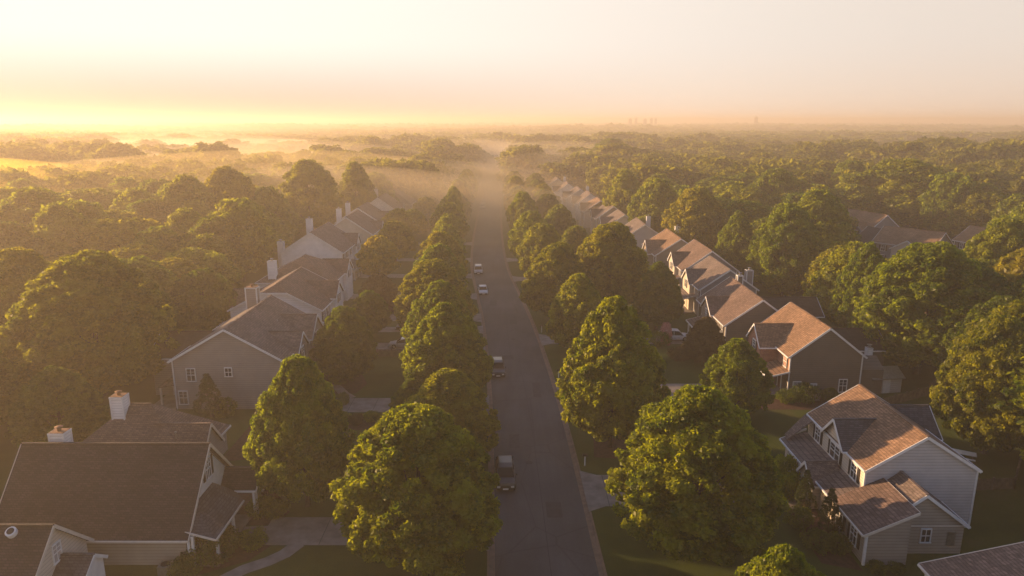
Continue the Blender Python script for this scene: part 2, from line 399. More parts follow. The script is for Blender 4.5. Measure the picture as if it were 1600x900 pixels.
# ------------------------------------------------------------------ foliage builders
PROF = {
 'round':  lambda t: np.power(np.clip(np.sin(np.pi*np.power(t, .64)), 0, 1), .60),
 'oval':   lambda t: np.power(np.clip(np.sin(np.pi*np.power(t, .58)), 0, 1), .66)*.98,
 'spread': lambda t: np.power(np.clip(np.sin(np.pi*np.power(t, 1.0)), 0, 1), .50),
 'tall':   lambda t: np.power(np.clip(np.sin(np.pi*np.power(t, .6)), 0, 1), .70)*.9,
 'cone':   lambda t: np.clip((1-t)**.8, 0, 1)*np.clip(t*9, 0, 1)+.02}
def crown_arrays(seed, nleaf, leaf, kind='round', RR=5., z0=2.2, z1=13., nb=60, rb=(.20, .34), solid=False):
    rg = np.random.default_rng(seed); pf = PROF[kind]
    ga = 2.399963
    ts = (np.arange(nb)+.5)/nb; ts = np.clip(ts*.93+.03+rg.uniform(-.03, .03, nb), .02, .97)
    az = np.arange(nb)*ga + rg.uniform(-.5, .5, nb)
    e = RR*pf(ts); lop = 1+.13*np.sin(az*2+seed)+.10*np.sin(az*3+seed*2.)
    inset = rg.uniform(.50, .90, nb)
    B = np.stack([np.cos(az)*e*inset*lop, np.sin(az)*e*inset*lop, z0+(z1-z0)*ts], 1)
    r = RR*rg.uniform(*rb, nb); r *= np.clip(.5+.6*pf(ts), .55, 1.05)
    if kind == 'cone': r *= .62
    B[:, 2] = np.minimum(B[:, 2], z1-r*.8)
    # tufts standing out of the outline
    nt_ = nb
    tt = rg.uniform(.12, .99, nt_); ta = rg.uniform(0, 2*np.pi, nt_); te = RR*pf(tt)*rg.uniform(.9, 1.06, nt_)
    TB = np.stack([np.cos(ta)*te, np.sin(ta)*te, z0+(z1-z0)*tt*.99], 1); tr = RR*rg.uniform(.05, .11, nt_)
    B = np.concatenate([B, TB]); r = np.concatenate([r, tr])
    # inner mass
    area = r**2; pr = area/area.sum(); idx = rg.choice(len(r), nleaf, p=pr)
    d = rg.normal(size=(nleaf, 3)); d /= np.linalg.norm(d, axis=1)[:, None]
    cen = np.array([0, 0, z0+(z1-z0)*.42]); outw = B[idx]-cen; outw /= np.linalg.norm(outw, axis=1)[:, None]+1e-6
    dot = (d*outw).sum(1); flip = (dot < -.25) & (rg.random(nleaf) < .8); d[flip] *= -1
    rad = r[idx]*(.40+.85*rg.random(nleaf)**.7)
    sq = np.array([1, 1, .85]); Pn = B[idx] + d*rad[:, None]*sq
    nrm = d*.55+rg.normal(size=(nleaf, 3))*.75+np.array([0, 0, .25]); nrm /= np.linalg.norm(nrm, axis=1)[:, None]
    a = np.cross(nrm, rg.normal(size=(nleaf, 3))); a /= np.linalg.norm(a, axis=1)[:, None]; b = np.cross(nrm, a)
    s = leaf*rg.uniform(.6, 1.25, nleaf)[:, None]
    Vv = np.stack([Pn-a*s*.62, Pn-b*s*.40+nrm*s*.08, Pn+a*s*.62, Pn+b*s*.40+nrm*s*.08], 1).reshape(-1, 3)
    return Vv.astype(np.float32)
def quads_mesh(name, Vv, mat):
    n = len(Vv)//4; me = bpy.data.meshes.new(name)
    me.vertices.add(n*4); me.vertices.foreach_set('co', Vv.ravel())
    me.loops.add(n*4); me.loops.foreach_set('vertex_index', np.arange(n*4, dtype=np.int32))
    me.polygons.add(n); me.polygons.foreach_set('loop_start', np.arange(0, n*4, 4, dtype=np.int32))
    me.update(calc_edges=True); me.materials.append(mat); return me
def trunk_mesh(seed, RR=5., z0=2.2, z1=13., tr=.24):
    rg = random.Random(seed); m = MB()
    top = z0+(z1-z0)*.72
    pts = [(0, 0, -.3)]+[(rg.uniform(-.12, .12), rg.uniform(-.12, .12), z) for z in np.linspace(.5, top, 6)]
    m.tube(pts, [tr*1.5, tr*1.05, tr*.95, tr*.8, tr*.6, tr*.4, tr*.15], 8)
    for k in range(9):
        z = z0*.8+(top-z0)*k/9.5; a = k*2.4+rg.random(); ln = RR*rg.uniform(.5, .75)*(1-.3*k/9)
        p0 = (0, 0, z); p1 = (math.cos(a)*ln*.5, math.sin(a)*ln*.5, z+ln*.42); p2 = (math.cos(a)*ln, math.sin(a)*ln, z+ln*.95)
        m.tube([p0, p1, p2], [tr*.42, tr*.26, tr*.08], 6)
    me = m.mesh('trunk'); me.materials.append(M['bark']); return me
PROTO = {}
def proto(key, seed, n, leaf, kind, **kw):
    PROTO[key] = (quads_mesh('crown', crown_arrays(seed, n, leaf, kind, **kw), LEAF['green']), trunk_mesh(seed, z0=kw.get('z0', 2.2)))
proto('hero_a', 3, 95000, .27, 'round', nb=230, rb=(.10, .19), z0=1.2); proto('hero_b', 7, 90000, .26, 'oval', nb=210, rb=(.10, .19), z0=1.4); proto('hero_c', 19, 85000, .27, 'tall', nb=190, rb=(.11, .20), z0=1.6)
for i, k in enumerate(['round', 'oval', 'round', 'tall']): proto('mid_%d' % i, 31+i, 42000, .34, k, nb=130, rb=(.13, .24))
for i, k in enumerate(['round', 'spread', 'oval', 'tall', 'round', 'spread']): proto('wood_%d' % i, 51+i, 20000, .50, k, nb=80+8*i, z0=1.8, rb=(.15, .28))
proto('conifer', 71, 16000, .24, 'cone', z0=.3, nb=70)
TREES = []
def tree(x, y, h, r, key, leaf, label, group=None, name='tree', cat='tree', rz=None):
    cm, tm = PROTO[key]
    t = empty(name, (x, y, GZ if abs(x) < 66 else 0.0), rz if rz is not None else random.random()*6.28)
    t.location.z = (GZ if abs(x) < 60 and y < 400 else float(hill(x, y)))
    tag(t, label, cat, group)
    c = mesh_obj('crown', cm, t); s = (r/5.0, r/5.0, h/13.2)
    c.scale = s; c.material_slots[0].link = 'OBJECT'; c.material_slots[0].material = LEAF[leaf]
    k = mesh_obj('trunk', tm, t); k.scale = s
    TREES.append((x, y, r)); return t

random.seed(11)
# pinned trees: x, y, height, crown radius
SL = 'street trees lining the left side of the road'; SR = 'street trees lining the right side of the road'
YD = 'yard trees among the houses'
pin = [
 (-7.3, 49.6, 13.0, 6.0, 'hero_a', 'green', 'large green street tree nearest the camera on the left, right below the yellowish smaller one', SL),
 (-6.4, 66.0, 10.0, 4.8, 'hero_b', 'yellow', 'yellow-green small street tree just behind the nearest left street tree', SL),
 (-8.0, 80, 13.2, 5.4, 'hero_c', 'green', 'tall broad green street tree whose branches reach over the dark parked car', SL),
 (-9.7, 93, 13.0, 4.7, 'hero_b', 'green', 'street tree behind the broad one that overhangs the dark parked car, left row', SL),
 (-12.4, 107.5, 13.2, 5.8, 'hero_a', 'olive', 'rounded street tree on the left verge, two behind the one overhanging the dark car', SL),
 (-13.0, 122, 13.2, 4.9, 'mid_1', 'green', 'street tree level with the farther of the two pale cars, left row', SL),
 (-14.2, 136, 13.2, 5.0, 'mid_0', 'olive', 'street tree just beyond the two pale cars, left row', SL),
 (-11.8, 62.8, 6.2, 2.8, 'hero_a', 'green', 'small tree added behind the nearest left street tree to shade the road', YD),  # added to close a gap that let a sun band onto the road
 (-11.3, 74, 6.0, 2.4, 'hero_b', 'deep', 'small dark tree added between the yellowish street tree and the broad one, shading the road', YD),  # added tree, stops sun streaks between two street crowns
 (-12.2, 115, 7.6, 3.2, 'mid_1', 'deep', 'small dark tree added to block sun through the gap before the pale cars', YD),  # added sun blocker for the lit streak on the road here
 (-11.8, 88, 6.0, 2.6, 'hero_b', 'deep', 'small dark tree added behind the broad street tree to keep sun off the road', YD),  # added mostly out of sight, blocks low sun from the road
 (14.6, 51, 13.9, 6.5, 'hero_b', 'green', 'large green street tree nearest the camera on the right, beside the near driveway', SR),
 (10.5, 69.4, 16.6, 5.8, 'hero_c', 'green', 'tall dark green street tree with its trunk showing on the right verge', SR),
 (9.8, 100, 12.5, 4.5, 'hero_b', 'green', 'smaller round street tree behind the tall one on the right verge', SR),
 (7.9, 119, 13.8, 5.5, 'hero_a', 'olive', 'olive street tree beyond the second right driveway', SR),
 (6.3, 146, 13.3, 4.9, 'mid_2', 'green', 'round street tree right of the road bend', SR),
 (4.5, 166, 13.4, 5.2, 'mid_0', 'green', 'street tree behind the one at the right of the road bend', SR),
 (15.7, 36.0, 10.0, 3.6, 'hero_b', 'green', 'bright yellow-green treetop cut by the bottom edge right of centre', YD),
 (26.0, 77, 9.8, 4.0, 'hero_b', 'green', 'dense green tree in front of the red brick gabled house', YD),
 (17.6, 124, 16.6, 6.6, 'hero_a', 'olive', 'big broad olive tree in the right front yards with rows of roofs behind it', YD),
 (24.1, 113, 11.6, 4.4, 'hero_c', 'deep', 'dark oval tree in front of the house with the blue-grey gable', YD),
 (27.3, 95, 7.3, 3.0, 'hero_c', 'russet', 'dull russet small tree in front of the dark taupe gabled house', YD),
 (-18.5, 57.5, 14.4, 4.1, 'hero_b', 'green', 'oval green tree in the near left yard before the big grey gable', YD),
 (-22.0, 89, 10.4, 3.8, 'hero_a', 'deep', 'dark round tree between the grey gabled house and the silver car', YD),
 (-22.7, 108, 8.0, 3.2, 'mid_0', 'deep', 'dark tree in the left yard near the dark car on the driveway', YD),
 (-24.5, 126, 7.0, 3.6, 'mid_1', 'russet', 'low dull tree beside the third left driveway', YD),
 (-28.9, 150, 10.1, 4.6, 'mid_0', 'yellow', 'golden tree in front of the tall white gabled house', YD),
 (-28.5, 170, 10.6, 4.6, 'mid_2', 'olive', 'hazy yard tree beyond the golden one, left front yards', YD),
 (-31.0, 192, 11, 4.6, 'mid_1', 'olive', 'hazy yard tree before the farther white gable on the left', YD),
 (-52.0, 84, 18.5, 9.0, 'hero_a', 'olive', 'huge round tree with a sunlit rim left of the grey gabled house', YD),
 (-66.0, 92, 17.8, 7.5, 'hero_b', 'olive', 'golden-rimmed large tree at the left edge behind the huge round one', YD),
 (-59.0, 70, 13, 6.5, 'hero_c', 'deep', 'dark tree below the huge round tree at the left edge', YD),
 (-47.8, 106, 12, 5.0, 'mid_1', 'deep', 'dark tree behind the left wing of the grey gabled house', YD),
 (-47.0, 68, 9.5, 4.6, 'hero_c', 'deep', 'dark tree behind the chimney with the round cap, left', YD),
 (55.9, 92, 18.5, 8.4, 'hero_a', 'green', 'very large round tree on the right behind the red brick house', YD),
 (49.5, 68, 15.0, 5.2, 'hero_b', 'olive', 'large tree at the right edge behind the pale house nearest the camera', YD),
 (58.0, 80, 14, 6.4, 'hero_c', 'deep', 'dark tree between the two large ones at the right edge', YD),
 (82.0, 116, 18.6, 7.4, 'hero_b', 'green', 'tall tree at the right edge below the far brown roofs', YD),
 (53.0, 134, 18.6, 6.9, 'hero_a', 'green', 'tall round tree right of the long roof row, next to the yellowish tree', YD),
 (47.9, 148, 15.6, 4.5, 'hero_c', 'green', 'narrow upright tree standing behind the middle of the right roof row', YD),
 (53.6, 104, 16.3, 4.4, 'hero_c', 'green', 'tall narrow tree between the yellowish tree and the very large round one', YD),
 (55.8, 120, 12.6, 4.6, 'mid_1', 'yellow', 'yellowish tree below the far grey gabled roofs', YD),
 (118.0, 214, 23.4, 16, 'mid_0', 'green', 'great wide-crowned tree rising over the far brown roofs', YD),
 (66, 152, 20, 7.5, 'mid_0', 'green', 'tall tree with a clumpy top left of the far grey roofs', YD),
 (44.0, 168, 18.9, 7.7, 'mid_2', 'olive', 'first big tree behind the farther right roofs, two rounded tops', YD),
 (39.4, 190, 19.3, 6.9, 'mid_1', 'green', 'tall tree behind the seventh right-row house with its twin', YD),
 (34.5, 216, 20.0, 6.8, 'mid_3', 'green', 'tallest tree behind the hazy end of the right roof row', YD),
 (76.4, 205, 21.1, 8.4, 'mid_0', 'green', 'broad dark tree above the tall clumpy one, right middle distance', YD),
 (114, 240, 21.4, 7.6, 'mid_2', 'green', 'tree peeking over the great wide-crowned one on the right', YD),
 (55, 398, 25, 14, 'mid_0', 'deep', 'dome-shaped dark tree alone above the hazy centre woodland', YD),
 (-74.7, 185, 23.0, 7.8, 'mid_1', 'olive', 'tall sunlit tree standing out of the mist left of the roof row', YD),
 (-60, 208, 23.5, 9.0, 'mid_0', 'olive', 'tallest tree out of the mist behind the white gabled houses', YD),
 (-49.1, 222, 22.0, 6.6, 'mid_3', 'olive', 'tall tree just right of the tallest misty one, left of the road', YD),
 (-46, 240, 17.5, 6.2, 'mid_2', 'green', 'tree behind the last left-row house in the mist', YD),
]
for x, y, h, r, k, lf, lb, gr in pin: tree(x, y, h, r, k, lf, lb, gr)
ordn = ['', 'first', 'second', 'third', 'fourth', 'fifth', 'sixth', 'seventh', 'eighth', 'ninth', 'tenth', 'eleventh', 'twelfth', 'thirteenth', 'fourteenth', 'fifteenth', 'sixteenth', 'seventeenth', 'eighteenth', 'nineteenth', 'twentieth', 'twenty-first', 'twenty-second', 'twenty-third', 'twenty-fourth', 'twenty-fifth', 'twenty-sixth', 'twenty-seventh', 'twenty-eighth', 'twenty-ninth', 'thirtieth']
y = 154.5; k = 8
while y < 455:
    tree(kx(y)-W-6.0+random.uniform(-.6, .6), y, random.uniform(10.4, 14.6), random.uniform(3.8, 5.2), 'mid_%d' % [1, 3, 0, 1][k % 4], random.choice(['green', 'olive', 'green']),
         'hazy golden-green street tree, %s from the camera in the left row' % ordn[k], SL)
    y += 13 if y < 260 else 15; k += 1
y = 184; k = 7
while y < 455:
    tree(kx(y)+5.8+random.uniform(-.6, .6), y, random.uniform(10.2, 14.2), random.uniform(3.8, 5.2), 'mid_%d' % [3, 1, 0, 1][k % 4], random.choice(['green', 'olive', 'green']),
         'hazy green street tree, %s from the camera in the right row' % ordn[k], SR)
    y += 13.5 if y < 260 else 15; k += 1
y = 158; k = 1
while y < 335:
    tree(kx(y)+15.5+random.uniform(-2, 2.5), y, random.uniform(9, 12.5), random.uniform(3.8, 5.2), 'mid_%d' % (k % 4), random.choice(['green', 'olive', 'deep']),
         'hazy front-yard tree before the far right roof row, %s from the camera' % ordn[k], YD)
    y += random.uniform(12, 16); k += 1
y = 206; k = 1
while y < 300:
    tree(kx(y)-W-17+random.uniform(-2.5, 2), y, random.uniform(9, 12), random.uniform(3.8, 5.0), 'mid_%d' % (k % 4), random.choice(['green', 'olive']),
         'hazy front-yard tree before the far left roofs, %s from the camera' % ordn[k], YD)
    y += random.uniform(14, 19); k += 1
# small yard plants
tree(-35.4, 77.0, 5.6, 2.0, 'conifer', 'conifer', 'small pointed evergreen against the grey gable wall', 'evergreens by the houses', 'conifer', 'tree')
tree(26.0, 56.5, 4.2, 1.1, 'conifer', 'conifer', 'narrow evergreen shrub at the front of the near pale house', 'evergreens by the houses', 'conifer', 'tree')
tree(26.4, 52.6, 4.6, 1.2, 'conifer', 'conifer', 'narrow evergreen beside the lower front window of the pale house', 'evergreens by the houses', 'conifer', 'tree')

def shrub_proto(seed, mat, n=3500, leaf=.11):
    rg = np.random.default_rng(seed)
    v = crown_arrays(seed, n, leaf, 'spread', RR=1.0, z0=.02, z1=1.5, nb=24, rb=(.3, .45)); return quads_mesh('shrub', v, mat)
SHP = [shrub_proto(81, LEAF['deep']), shrub_proto(82, LEAF['green']), shrub_proto(83, LEAF['russet']), shrub_proto(84, M['pinkflower'])]
def shrub(x, y, r, h, k, label, group='shrubs planted by the houses'):
    o = mesh_obj('shrub', SHP[k]); o.location = (x, y, GZ); o.scale = (r, r, h/1.5); o.rotation_euler.z = random.random()*6
    return tag(o, label, 'shrub', group)
shrub(-33.8, 77.6, 1.15, 2.2, 0, 'dark round clipped shrub right of the small evergreen by the grey gable')
shrub(-20.7, 81.0, .75, 1.5, 0, 'small dark ball shrub at the corner of the left driveway')
shrub(-23.6, 49.6, 1.9, 2.3, 0, 'big dark rounded shrub by the near left porch column')
shrub(-25.0, 47.4, 1.2, 1.4, 0, 'low dark shrub left of the big rounded one by the near wall')
shrub(-21.2, 51.2, 1.1, 1.4, 1, 'green shrub in the bed between near left path and porch')
shrub(-22.2, 56.2, 1.2, 1.5, 1, 'green shrub beneath the white porch columns, near left')
shrub(-20.8, 55.9, 1.0, 1.3, 1, 'green shrub at the end of the bed next to the near left driveway')
shrub(-21.9, 57.8, .8, 1.5, 2, 'reddish shrub behind the green ones under the white porch columns')
for i, (x, yy) in enumerate([(-19.6, 76), (-18, 75.2), (-16.4, 76.2), (-15, 75.4)]):
    shrub(x, yy, .8, 1.1, [1, 2, 1, 0][i], 'low shrub in the bed below the second left driveway, %s from the left' % ordn[i+1])
shrub(-25.5, 124, 2.0, 2.4, 2, 'wide dull shrub by the third left driveway'); shrub(-21.5, 124.6, 1.4, 1.7, 2, 'lower dull shrub right of the wide one, third left driveway')
shrub(-22.8, 88.5, 1.3, 1.6, 0, 'dark shrub below the dark round tree by the grey gabled house')
shrub(24.0, 104.9, .85, 3.4, 3, 'pink flowering shrub by the white vehicle in the right yards')
shrub(23.0, 104.2, 1.4, 2.2, 0, 'dark shrub under the pink flowering one')
shrub(26.8, 99.0, 1.8, 2.2, 2, 'russet low shrub under the dull russet tree'); shrub(24.6, 97.8, 1.5, 1.8, 2, 'russet low shrub nearest the road, left of the dull russet tree')
shrub(36.6, 82.4, 1.6, 2.1, 0, 'round dark shrub against the dark grey side wall of the brick-fronted house')
shrub(39.6, 82.2, 1.0, 1.6, 0, 'smaller dark shrub right of the round one against the dark grey wall')
shrub(34.4, 82.0, 1.3, 1.5, 0, 'dark shrub left of the round one before the brick-fronted house')
for i, (x, yy, r, h) in enumerate([(25.9, 61.0, 1.2, 3.1), (25.6, 58.8, 1.1, 2.4), (26.2, 50.4, .9, 1.6), (28.2, 47.9, .6, .9), (29.6, 47.8, .6, .8), (24.6, 54.0, 1.0, 1.8), (25.0, 51.0, 1.1, 1.5)]):
    shrub(x, yy, r, h, 1 if i < 2 else 0, 'green shrub along the front of the near pale house, %s of the run' % ordn[i+1])
for i, (x, yy) in enumerate([(8.9, 118), (9.4, 115.5), (9.0, 112.6)]):
    shrub(x, yy, 1.0, 1.1, 2, 'low brown verge shrub right of the road, %s of three' % ['farthest', 'middle', 'nearest'][i])

# ------------------------------------------------------------------ houses
class House:
    """local frame: x = 0 at the front wall (street side) growing to the back, y grows away from the camera"""
    def __init__(s, side, X0, Y0, label, roofc, name='house', rz=0, z=0.0, cat='house', group='houses along the street'):
        s.sx = side; s.root = empty(name, (X0, Y0, z), rz); tag(s.root, label, cat, group); s.roofc = SH[roofc]
        s.cx = X0; s.cy = Y0
    def mb(s): return MB(lambda p: (s.sx*p[0], p[1], p[2]))
    def walls(s, x0, x1, y0, y1, ze, zr, mat, axis='y', name='wall', z0=0, parent=None, clip=None):
        m = s.mb()
        if clip is None: m.gable(x0, x1, y0, y1, z0, ze, zr, axis)
        else:   # clipped gable at the near end
            mm = (x0+x1)/2; sl = (zr-ze)/(mm-x0); xc = x0+(clip-ze)/sl
            prof = [(x0, z0), (x1, z0), (x1, ze), (x0+x1-xc, clip), (xc, clip), (x0, ze)]
            m.loft([[(a, y0, b) for a, b in prof], [(a, y1, b) for a, b in prof]])
        return m.build(name, mat, parent or s.root)
    def roof(s, x0, x1, y0, y1, ze, zr, axis='y', ov=.38, rk=.32, name='roof', mat=None, hip=(0, 0), trim='white', parent=None, clip=None, hidden_end=False, ridge=True):
        m = s.mb(); t = s.mb(); e = .17; th = .13
        if axis == 'y': q = lambda a, b, z: (a, b, z)
        else: q = lambda a, b, z: (b, a, z)      # a: across, b: along
        a0, a1, b0, b1 = (x0, x1, y0, y1) if axis == 'y' else (y0, y1, x0, x1)
        mid = (a0+a1)/2; sl = (zr-ze)/(mid-a0); zl = ze-ov*sl+e; zt = zr+e
        A0, A1 = a0-ov, a1+ov; B0, B1 = b0-rk, b1+(0 if hidden_end else rk)
        rb0, rb1 = B0+(hip[0] or 0), B1-(hip[1] or 0)
        if clip is not None:
            ac = a0+(clip-ze)/sl; zc = clip+e; hb = B0+(mid-ac)*1.0
            m.slab([q(A0, B0, zl), q(A0, B1, zl), q(mid, B1, zt), q(mid, hb, zt), q(ac, B0, zc)], th)
            m.slab([q(A1, B1, zl), q(A1, B0, zl), q(a0+a1-ac, B0, zc), q(mid, hb, zt), q(mid, B1, zt)], th)
            m.slab([q(ac, B0-.004, zc), q(mid, hb, zt), q(a0+a1-ac, B0-.004, zc)], th)
        else:
            m.slab([q(A0, B0, zl), q(A0, B1, zl), q(mid, rb1, zt), q(mid, rb0, zt)], th)
            m.slab([q(A1, B1, zl), q(A1, B0, zl), q(mid, rb0, zt), q(mid, rb1, zt)], th)
            if hip[0]: m.slab([q(A1, B0, zl), q(A0, B0, zl), q(mid, rb0, zt)], th)
            if hip[1]: m.slab([q(A0, B1, zl), q(A1, B1, zl), q(mid, rb1, zt)], th)
        if ridge: m.beam(q(mid, rb0 if clip is None else hb, zt+.01), q(mid, rb1, zt+.01), .26, .07)
        r = m.build(name, mat or s.roofc, parent or s.root)
        tm = M[trim]; d = .10
        def rake(bb, sgn):
            if clip is not None and sgn < 0:
                t.beam(q(A0, bb+sgn*.03, zl-d), q(ac, bb+sgn*.03, zc-d), .05, .24); t.beam(q(A1, bb+sgn*.03, zl-d), q(a0+a1-ac, bb+sgn*.03, zc-d), .05, .24)
                t.beam(q(ac, bb+sgn*.035, zc-d-.05), q(a0+a1-ac, bb+sgn*.035, zc-d-.05), .05, .26)
            else:
                t.beam(q(A0, bb+sgn*.03, zl-d), q(mid, bb+sgn*.03, zt-d), .05, .24); t.beam(q(A1, bb+sgn*.034, zl-d), q(mid, bb+sgn*.034, zt-d), .05, .24)
        if not hip[0]: rake(B0, -1)
        else: t.beam(q(A0, B0-.06, zl-.09), q(A1, B0-.06, zl-.09), .12, .15)
        if not hidden_end:
            if not hip[1]: rake(B1, 1)
            else: t.beam(q(A0, B1+.06, zl-.09), q(A1, B1+.06, zl-.09), .12, .15)
        t.beam(q(A0-.06, B0, zl-.09), q(A0-.06, B1, zl-.09), .12, .14); t.beam(q(A1+.06, B0, zl-.09), q(A1+.06, B1, zl-.09), .12, .14)
        t.build(name+'_trim', tm, r)
        return r
    def window(s, face, c, z, w=.95, h=1.45, at=0.0, shut=None, parent=None, pane='glass', mull=1, name='window', fm='white'):
        """face: f front(-x) n near(-y) b back(+x) r far(+y); c: position along the wall; at: wall plane"""
        def bx(m, u0, u1, z0, z1, d0, d1):
            sg = -1 if face in 'fn' else 1
            a, b = sorted((at+sg*d0, at+sg*d1))
            if face in 'fb': m.box(a, b, c+u0, c+u1, z+z0, z+z1)
            else: m.box(c+u0, c+u1, a, b, z+z0, z+z1)
        m = s.mb(); k = .09
        bx(m, -w/2-k, -w/2, -h/2, h/2, -.02, .09); bx(m, w/2, w/2+k, -h/2, h/2, -.02, .09)
        bx(m, -w/2-k, w/2+k, h/2, h/2+k*1.2, -.02, .1); bx(m, -w/2-k-.04, w/2+k+.04, -h/2-k, -h/2, -.02, .13)
        bx(m, -w/2, w/2, -.035, .035, -.02, .075)
        for i in range(mull):
            u = -w/2+w*(i+1)/(mull+1); t_ = .05 if mull > 1 or w > 1.4 else .025
            bx(m, u-t_, u+t_, -h/2, h/2, -.02, .07)
        if h > 1.2: bx(m, -w/2, w/2, h/4-.015, h/4+.015, -.02, .068)
        fr = m.build(name, M[fm], parent or s.root)
        g = s.mb(); bx(g, -w/2, w/2, -h/2, h/2, -.01, .045); g.build('pane', M[pane], fr)
        if shut:
            for sg in (-1, 1):
                q = s.mb(); u = sg*(w/2+k+.03+.2)
                bx(q, u-.19, u+.19, -h/2, h/2, -.01, .06)
                for j in range(7): zz = -h/2+.12+j*(h-.24)/6; bx(q, u-.15, u+.15, zz-.04, zz+.04, .06, .075)
                q.build('shutter', M[shut], fr)
        return fr
    def corner(s, pts, mat='white', name='corner_board', w=.14):
        for x, y, z0, z1 in pts: s.mb().box(x-w/2, x+w/2, y-w/2, y+w/2, z0, z1).build(name, M[mat], s.root)
    def porch(s, x0, x1, y0, y1, zhi, zlo, cols, trim='white', gable=None, mat=None):
        """shed porch roof: high edge at x1 (wall), low edge at x0"""
        p = s.mb().slab([(x0-.2, y0-.2, zlo), (x1, y0-.2, zhi), (x1, y1+.2, zhi), (x0-.2, y1+.2, zlo)], .14).build('porch_roof', mat or s.roofc, s.root)
        t = s.mb(); t.beam((x0-.24, y0-.22, zlo-.08), (x0-.24, y1+.22, zlo-.08), .1, .2)
        t.beam((x0-.2, y0-.24, zlo-.09), (x1, y0-.24, zhi-.09), .06, .2); t.beam((x0-.2, y1+.24, zlo-.09), (x1, y1+.24, zhi-.09), .06, .2)
        t.build('porch_trim', M[trim], p)
        s.mb().box(x0, x1-.02, y0, y1, 0, .3).build('porch_floor', M['concrete'], s.root)
        for x, y in cols:
            c = s.mb(); c.box(x-.11, x+.11, y-.11, y+.11, .28, zlo-.1); c.box(x-.16, x+.16, y-.16, y+.16, .28, .5); c.box(x-.15, x+.15, y-.15, y+.15, zlo-.3, zlo-.1)
            c.build('column', M[trim], s.root)
        return p
    def chimney(s, x, y, ztop, zb=0, w=1.0, d=1.5, mat='white', cap='metal'):
        wm = SID[mat] if mat in SID else M[mat]
        c = s.mb().box(x-w/2, x+w/2, y-d/2, y+d/2, zb, ztop).build('chimney', wm, s.root)
        t = s.mb()
        for a in (-1, 1):
            for b in (-1, 1): t.box(x+a*w/2-.07, x+a*w/2+.07, y+b*d/2-.07, y+b*d/2+.07, zb, ztop-.02)
        t.box(x-w/2-.08, x+w/2+.08, y-d/2-.08, y+d/2+.08, ztop-.03, ztop+.10)
        t.build('chimney_trim', M['white'], c)
        k = s.mb(); k.tube([(x, y, ztop+.05), (x, y, ztop+.42)], [.16, .16], 12); k.tube([(x, y, ztop+.46), (x, y, ztop+.50), (x, y, ztop+.58)], [.30, .34, .08], 14)
        k.box(x-w/2-.02, x+w/2+.02, y-d/2-.02, y+d/2+.02, ztop+.09, ztop+.13)
        k.build('chimney_cap', M[cap], c)
    def vent(s, x, y, z, slopez=0):
        m = s.mb(); m.tube([(x, y, z-.3), (x, y, z+.35)], [.06, .06], 10); m.tube([(x, y, z+.3), (x, y, z+.42)], [.12, .1], 10)
        m.build('vent_pipe', M['metal'], s.root)
    def garage(s, c, at=0.0, w=4.6):
        g = s.mb().box(at-.06, at+.05, c-w/2, c+w/2, .1, 2.35).build('garage_door', M['garage'], s.root)
        m = s.mb(); m.box(at-.1, at+.02, c-w/2-.14, c-w/2, .1, 2.5); m.box(at-.1, at+.02, c+w/2, c+w/2+.14, .1, 2.5); m.box(at-.1, at+.02, c-w/2, c+w/2, 2.35, 2.5)
        m.build('garage_door_frame', M['white'], g)
    def door(s, c, at=0.0, mat='door', face='f'):
        d = s.mb().box(at-.05, at+.05, c-.48, c+.48, .3, 2.4).build('front_door', M[mat], s.root)
        m = s.mb(); m.box(at-.09, at+.02, c-.62, c-.48, .3, 2.55); m.box(at-.09, at+.02, c+.48, c+.62, .3, 2.55); m.box(at-.09, at+.02, c-.48, c+.48, 2.4, 2.55)
        m.build('door_frame', M['white'], d)
    def fgable(s, y0, y1, p, ze, zr, mat, mze, mzr, half, trim='white', win=True, shut=None, parent=None, z0=0.0, rmat=None, ww=.95):
        """gable facing the street, projecting p from the front wall and dying into the main roof slope"""
        sl = (mzr-mze)/half; xin = min((zr-mze)/sl + .25, half*.98)
        w = s.mb(); w.gable(-p, min(xin*.55, 1.5)+.4, y0, y1, z0, ze, zr, 'x')
        wall = w.build('front_gable', mat, s.root)
        rr = s.roof(-p, xin, y0, y1, ze, zr, 'x', ov=.28, rk=.25, name='gable_roof', trim=trim, parent=wall, hidden_end=True, mat=rmat)
        if win:
            s.window('f', (y0+y1)/2, ze-.55, ww, 1.4, at=-p, shut=shut, parent=wall)
        return wall

